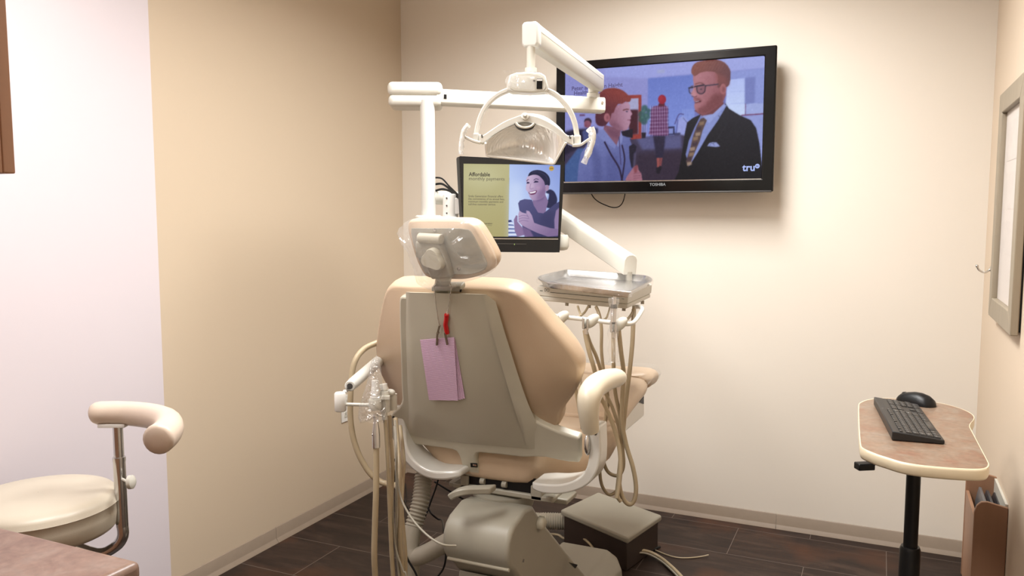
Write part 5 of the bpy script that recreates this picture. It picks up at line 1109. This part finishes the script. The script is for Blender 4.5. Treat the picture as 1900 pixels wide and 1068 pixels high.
# ------------------------------------------------------------------ assistant stool with wrap-around body rest
SX, SY, SZ, SR = -2.09, 1.435, .672, .2
t = thing('stool', 'round beige padded stool with chrome column and curved body rest by the white wall', 'stool', (SX, SY, 0))
obj('seat', B().lathe([(.001, .012), (.1, .011), (.165, .007), (.19, .0), (.2, -.012), (.203, -.022), (.2045, -.024), (.203, -.026), (.204, -.05), (.2, -.085), (.19, -.098), (.17, -.102), (.001, -.102)], (SX, SY, SZ), n=64, caps=False), 'stoolvinyl', t, smooth=50)
obj('seat_plate', B().lathe([(.09, -.118), (.09, -.1)], (SX, SY, SZ), n=32), 'steel', t)
obj('gas_column', B().lathe([(.026, .08), (.026, .34), (.018, .345), (.018, SZ-.11)], (SX, SY, 0), n=24), 'chrome', t)
for k in range(5):
    a = k*2*math.pi/5+.3; e = V(SX+.27*math.cos(a), SY+.27*math.sin(a), .07)
    e[0] = max(e[0], XL+.04)
    l_ = obj('leg', B().strip(cr([V(SX, SY, .1), (V(SX, SY, .1)+e)/2+V(0, 0, .012), e], 4), V(0, 0, 1), .03, .04), 'blackmetal', t, bevel=.004)
    obj('castor', B().cyl(e+V(0, -.012, -.04), e+V(0, .012, -.04), .03, 18).cyl(e+V(0, 0, -.03), e, .008, 10), 'black', l_)
pb = P(221, 850, 2.27); px_, py_ = pb[0], pb[1]
zt0, zm, zl = P(221, 788, 2.25)[2], P(221, 855, 2.25)[2], P(221, 1000, 2.27)[2]
obj('rest_column', B().tube([V(px_, py_, zm), V(px_, py_, zt0)], .0135, 20), 'chrome', t)
obj('rest_sleeve', B().tube([V(px_, py_, zl+.03), V(px_, py_, zm+.005)], .0162, 20).lathe([(.0172, -.006), (.0172, .006)], V(px_, py_, zm), n=20), 'chrome', t)
obj('rest_bracket', B().tube(cr([V(px_, py_, zl+.035), V(px_, py_, zl), V(px_-.02, py_-.01, zl-.03), V(px_-.06, py_-.04, zl-.045), V(SX+.05, SY+.02, SZ-.125)], 4), .0155, 16), 'chrome', t)
kb = P(238, 894, 2.24)
obj('lock_knob', B().tube([V(px_, py_, kb[2]), kb], .004, 10).lathe([(.014, -.006), (.019, -.004), (.019, .006), (.012, .011)], kb+hr*.006, hr+V(0, 0, .1), 18), 'plastic', t)
obj('rest_mount', B().box(P(212, 787, 2.25), (.075, .04, .01), np.column_stack([hr, hn, V(0, 0, 1)])), 'whiteplastic', t, bevel=.002)
ra = cr([P(170, 768, 2.25), P(184, 766, 2.25), P(212, 765.5, 2.255), P(245, 767, 2.25), (P(283, 772, 2.21)), P(308, 781, 2.13), P(313, 794, 2.05), P(305, 806, 2.0), P(296, 813, 1.965), P(291, 817, 1.95)], 5)
n = len(ra); rr2 = np.interp(np.linspace(0, 1, n), [0, .03, .1, .5, .8, .93, .985, 1], [.012, .025, .032, .0345, .0375, .038, .028, .012])
obj('body_rest', B().tube(ra, rr2, 20), 'armvinyl', t, smooth=70)

# ------------------------------------------------------------------ counter and cupboards at the near left
CZ = .86; cx = -1.128; cy = .952
t = thing('countertop', 'brown stone-look laminate countertop corner at the lower left edge', 'countertop', (-1.75, .66, CZ-.045))
obj('counter_slab', B().bb((XL+.001, .33, CZ-.036), (cx, cy, CZ)), 'counter', t, bevel=.012, seg=4)
obj('counter_edge', B().bb((XL+.001, .335, CZ-.05), (cx-.004, cy-.004, CZ-.0355)), 'darkedge', t, bevel=.004)
t = thing('base_cabinet', 'brown wood base cabinet under the laminate countertop', 'cabinet', (-1.78, .63, 0))
obj('cabinet_body', B().bb((XL+.001, .34, .1), (cx-.045, cy-.06, CZ-.051)).bb((XL+.001, .36, 0), (cx-.06, cy-.12, .1)), 'cabinet', t)
for k in range(3):
    xa = XL+.03+k*.4; dd = obj('door', B().bb((xa, cy-.06, .12), (xa+.385, cy-.041, CZ-.07)), 'cabinet', t, bevel=.003)
    obj('handle', B().tube([V(xa+.34, cy-.03, .6), V(xa+.34, cy-.03, .72)], .005, 10), 'steel', dd)
CB = PX(32, 322, -1.15)
t = thing('upper_cabinet', 'brown wood wall cabinet hanging above the counter at the upper left edge', 'cabinet', (-1.75, .55, CB[2]))
obj('cabinet_body', B().bb((XL+.001, .332, CB[2]), (-1.15, CB[1]-.0215, CB[2]+.75)), 'cabinet', t, bevel=.001)
for k in range(3):
    xa = XL+.004+k*.412; dd = obj('door', B().bb((xa, CB[1]-.019, CB[2]), (xa+.409, CB[1], CB[2]+.75)), 'cabinet', t, bevel=.002)
    obj('handle', B().tube([V(xa+.36, CB[1]+.012, CB[2]+.05), V(xa+.36, CB[1]+.012, CB[2]+.16)], .005, 10), 'steel', dd)
struct('wall_partition', B().bb((XL, .22, 0), (-1.12, .33, ZC)), 'cream')

# ------------------------------------------------------------------ keyboard table
z6 = lambda x, y: (1580+x/5.933, 715+y/5.933)
TZ = .86
tabo = [z6(*p) for p in [(75, 215), (88, 192), (112, 178), (150, 162), (200, 150), (270, 142), (350, 137), (500, 140), (700, 152), (910, 181), (1050, 207), (1200, 251), (1270, 280), (1325, 312), (1350, 340), (1352, 360), (1340, 385), (1318, 408), (1304, 432), (1302, 452), (1312, 475), (1400, 642), (1500, 832), (1514, 868), (1508, 894), (1480, 914), (1430, 923), (1350, 925), (1180, 918), (1000, 905), (800, 886), (620, 860), (500, 832), (400, 800), (290, 766), (200, 730), (140, 704), (106, 682), (94, 650), (85, 560), (78, 440), (75, 340)]]
tp = cr([PZ(*p, TZ) for p in tabo], 2, True)
pc = PZ(1692, 800, TZ)
PCX, PCY = P(1692, 950, 2.5)[:2]
t = thing('keyboard_table', 'small height-adjustable table with rust laminate top and black post by right wall', 'table', (PCX, PCY, 0))
cen = sum(tp)/len(tp); UPV = V(0, 0, 1)
obj('tabletop', B().prism([cen+(p-cen)*.985-V(0, 0, .026) for p in tp], (0, 0, .0265)), 'laminate', t)
obj('edge_band', B().loft([[cen+(p-cen)*k+V(0, 0, z) for p in tp] for k, z in ((.975, -.0275), (.992, -.0275), (1.004, -.022), (1.008, -.013), (1.006, -.004), (1.0, .0005), (.985, .0005), (.975, .0002))], caps=False), 'band', t, smooth=70)
obj('top_bracket', B().bb((PCX-.13, PCY-.1, TZ-.046), (PCX+.1, PCY+.1, TZ-.0265)), 'blackmetal', t, bevel=.003)
obj('inner_post', B().cyl((PCX, PCY, .35), (PCX, PCY, TZ-.04), .0205, 24), 'blackmetal', t)
zs = P(1692, 1015, 2.5)[2]
obj('outer_post', B().lathe([(.03, .03), (.03, zs-.01), (.0265, zs), (.021, zs)], (PCX, PCY, 0), n=28), 'blackmetal', t)
obj('table_foot', B().lathe([(.17, 0), (.17, .012), (.06, .022), (.035, .034)], (PCX, PCY, 0), n=40), 'blackmetal', t)
l0 = P(1604, 864, 2.36)
obj('release_lever', B().box(l0, (.05, .03, .02), Rz(.55)).strip([l0+V(.015, .01, 0), V(PCX-.05, PCY-.02, TZ-.034)], V(0, 0, 1), .014, .022), 'black', t, bevel=.003)
# keyboard
kz = TZ+.026
KA, KB_, KC = PZ(*z6(448, 500), kz), PZ(*z6(1028, 603), TZ+.012)+V(0, 0, .014), PZ(*z6(352, 128), kz)
kx = nrm(KB_-KA); kl = KC-KA; kl = nrm(kl-kx*np.dot(kl, kx)); KW = np.linalg.norm(KB_-KA); KL = np.dot(KC-KA, kl)
kt = thing('keyboard', 'black computer keyboard lying lengthwise on the rust laminate table', 'keyboard', tuple((KA+KB_+KC)/3*V(1, 1, 0)+V(0, 0, TZ+.001)))
kp = lambda a, b, z=0: KA+kx*a+kl*b+V(0, 0, z)
obj('keyboard_base', B().loft([[kp(a, b, z) for a, b, z in ((0, 0, -.0245), (KW, 0, -.0245), (KW, KL, -.0245), (0, KL, -.0245))], [kp(0, 0, 0), kp(KW, 0, -.014), kp(KW, KL, -.014), kp(0, KL, 0)]]), mat('keyboard_black', (26, 26, 27), .42), kt, bevel=.0025)
keym = mat('key_black', (30, 30, 31), .32); legm = mat('key_legend', (140, 140, 138), .6)
def key(a, b, w, l):
    """a across from the function row, b along from the near end"""
    z = -.014*a/KW
    k_ = B().loft([[kp(a+e, b+e, z+.0006), kp(a+w-e, b+e, z+.0006-.008*w/KW), kp(a+w-e, b+l-e, z+.0006-.008*w/KW), kp(a+e, b+l-e, z+.0006)] if False else [kp(a+x, b+y, z-.014*x/KW+zz) for x, y in ((e, e), (w-e, e), (w-e, l-e), (e, l-e))] for e, zz in ((.0006, 0), (.0008, .0018), (.0018, .0025))], m=0)
    if l < .04: 
        x0_, y0_ = a+w*.3, b+l*.34
        k_.prism([kp(x0_+x, y0_+y, -.014*(x0_+x)/KW+.0026) for x, y in ((0, 0), (w*.16, 0), (w*.16, l*.22), (0, l*.22))], (0, 0, .0002), m=1)
    return obj('key', k_, [keym, legm], kt)
u = KL/23.6; m0 = .034; cw = (KW-m0-.006)/5
for k in range(13): key(m0-.0155, .008+k*u*1.02+(k > 0)*u*.5+(k > 4)*u*.4+(k > 8)*u*.4, .0085, u*.92)
rows_ = [[1]*13+[2], [1.5]+[1]*12+[1.5], [1.75]+[1]*11+[2.25], [2.25]+[1]*10+[2.75], [1.25, 1.25, 1.25, 6.25, 1.25, 1.25, 1.25, 1.25]]
nk = 13
for r_, row in enumerate(rows_):
    b0 = .008
    for w_ in row:
        key(m0+r_*cw, b0, cw*.98, w_*u*.985); b0 += w_*u; nk += 1
    if r_ < 2 or r_ == 4:
        for k in range(3): key(m0+r_*cw, .008+15.4*u+k*u, cw*.98, u*.96)
    elif r_ == 3: key(m0+r_*cw, .008+16.4*u, cw*.98, u*.96)
    for k in range(3 if r_ in (2,) else 4):
        if r_ == 4 and k == 3: continue
        key(m0+r_*cw, .008+18.8*u+k*u, cw*.98, u*.96)
text('brand_logo', 'hp', kp(.009, KL*.62, .0003), kl, -kx, .008, legm, kt, .01)
# mouse
mc = PZ(*z6(712, 200), TZ)
mdir = nrm(PZ(*z6(900, 210), TZ)-PZ(*z6(530, 130), TZ)); mn_ = V(-mdir[1], mdir[0], 0)
mt_ = thing('mouse', 'black computer mouse behind the keyboard on the laminate table', 'mouse', tuple(mc+V(0, 0, .001)))
ML = np.linalg.norm(PZ(*z6(905, 225), TZ)-PZ(*z6(525, 140), TZ))*.5
def msec(s, w, z): return [mc+mdir*s*ML+mn_*w*math.cos(a)+V(0, 0, .001+max(0, math.sin(a))*z) for a in np.linspace(0, math.pi, 13)]+[mc+mdir*s*ML+mn_*w*math.cos(a)+V(0, 0, .001) for a in (math.pi*.999,)]
obj('mouse_body', B().loft([msec(s, .031*w, .036*z) for s, w, z in ((-1, .25, .25), (-.96, .6, .42), (-.8, .88, .66), (-.5, 1, .84), (-.1, 1, .99), (.25, 1, 1), (.6, .96, .88), (.85, .78, .62), (.97, .45, .32), (1, .2, .1))]), 'black', mt_, smooth=60)
obj('scroll_wheel', B().cyl(mc-mdir*ML*.68-mn_*.004+V(0, 0, .022), mc-mdir*ML*.68+mn_*.004+V(0, 0, .022), .008, 16), 'dkgrey', mt_)

# ------------------------------------------------------------------ wooden wall pocket with magazines
y0, y1 = 2.83, 3.125; xo = XR-.092
t = thing('wall_pocket', 'brown wooden file pocket on the right wall below the laminate table', 'file holder', (XR, (y0+y1)/2, .2))
def panel(y, zt_, th):
    pr = [(XR-.001, .2), (XR-.001, zt_), (xo+.035, zt_+.012), (xo+.018, zt_+.009), (xo+.006, zt_-.004), (xo, zt_-.026), (xo, .2)]
    return B().prism([V(a, y, b) for a, b in pr], (0, th, 0))
obj('side_panel', panel(y0, .545, .012), 'cherry', t, bevel=.002); obj('side_panel', panel(y1-.012, .557, .012), 'cherry', t, bevel=.002)
obj('front_panel', B().bb((xo+.002, y0+.012, .2), (xo+.012, y1-.012, .50)), 'cherry', t, bevel=.001)
obj('back_panel', B().bb((XR-.008, y0+.012, .2), (XR-.0005, y1-.012, .553)), 'plastic', t)
obj('bottom_panel', B().bb((xo+.012, y0+.012, .2), (XR-.008, y1-.012, .212)), 'cherry', t)
for k, (dx, hgt, col, lab) in enumerate(((.034, .54, (92, 92, 94), 'grey magazine nearest the room in the wall pocket'), (.05, .532, (54, 54, 58), 'dark magazine in the middle of the wall pocket'), (.066, .527, (40, 40, 44), 'dark magazine nearest the wall in the wall pocket'))):
    x_ = xo+dx; mm_ = mat('magazine_cover', col, .35, var=16, scale=30)
    pts_ = cr([V(x_, 0, .213), V(x_+.002, 0, .35), V(x_-.004+.003*k, 0, .46), V(x_+.006+.006*k, 0, hgt-.012)], 4)
    m_ = B().strip([p+V(0, (y0+y1)/2, 0) for p in pts_], V(0, 1, 0), .2, .009)
    tag(obj('magazine', m_, mm_, bevel=.002), lab, 'magazine', 'magazines in the wall pocket')
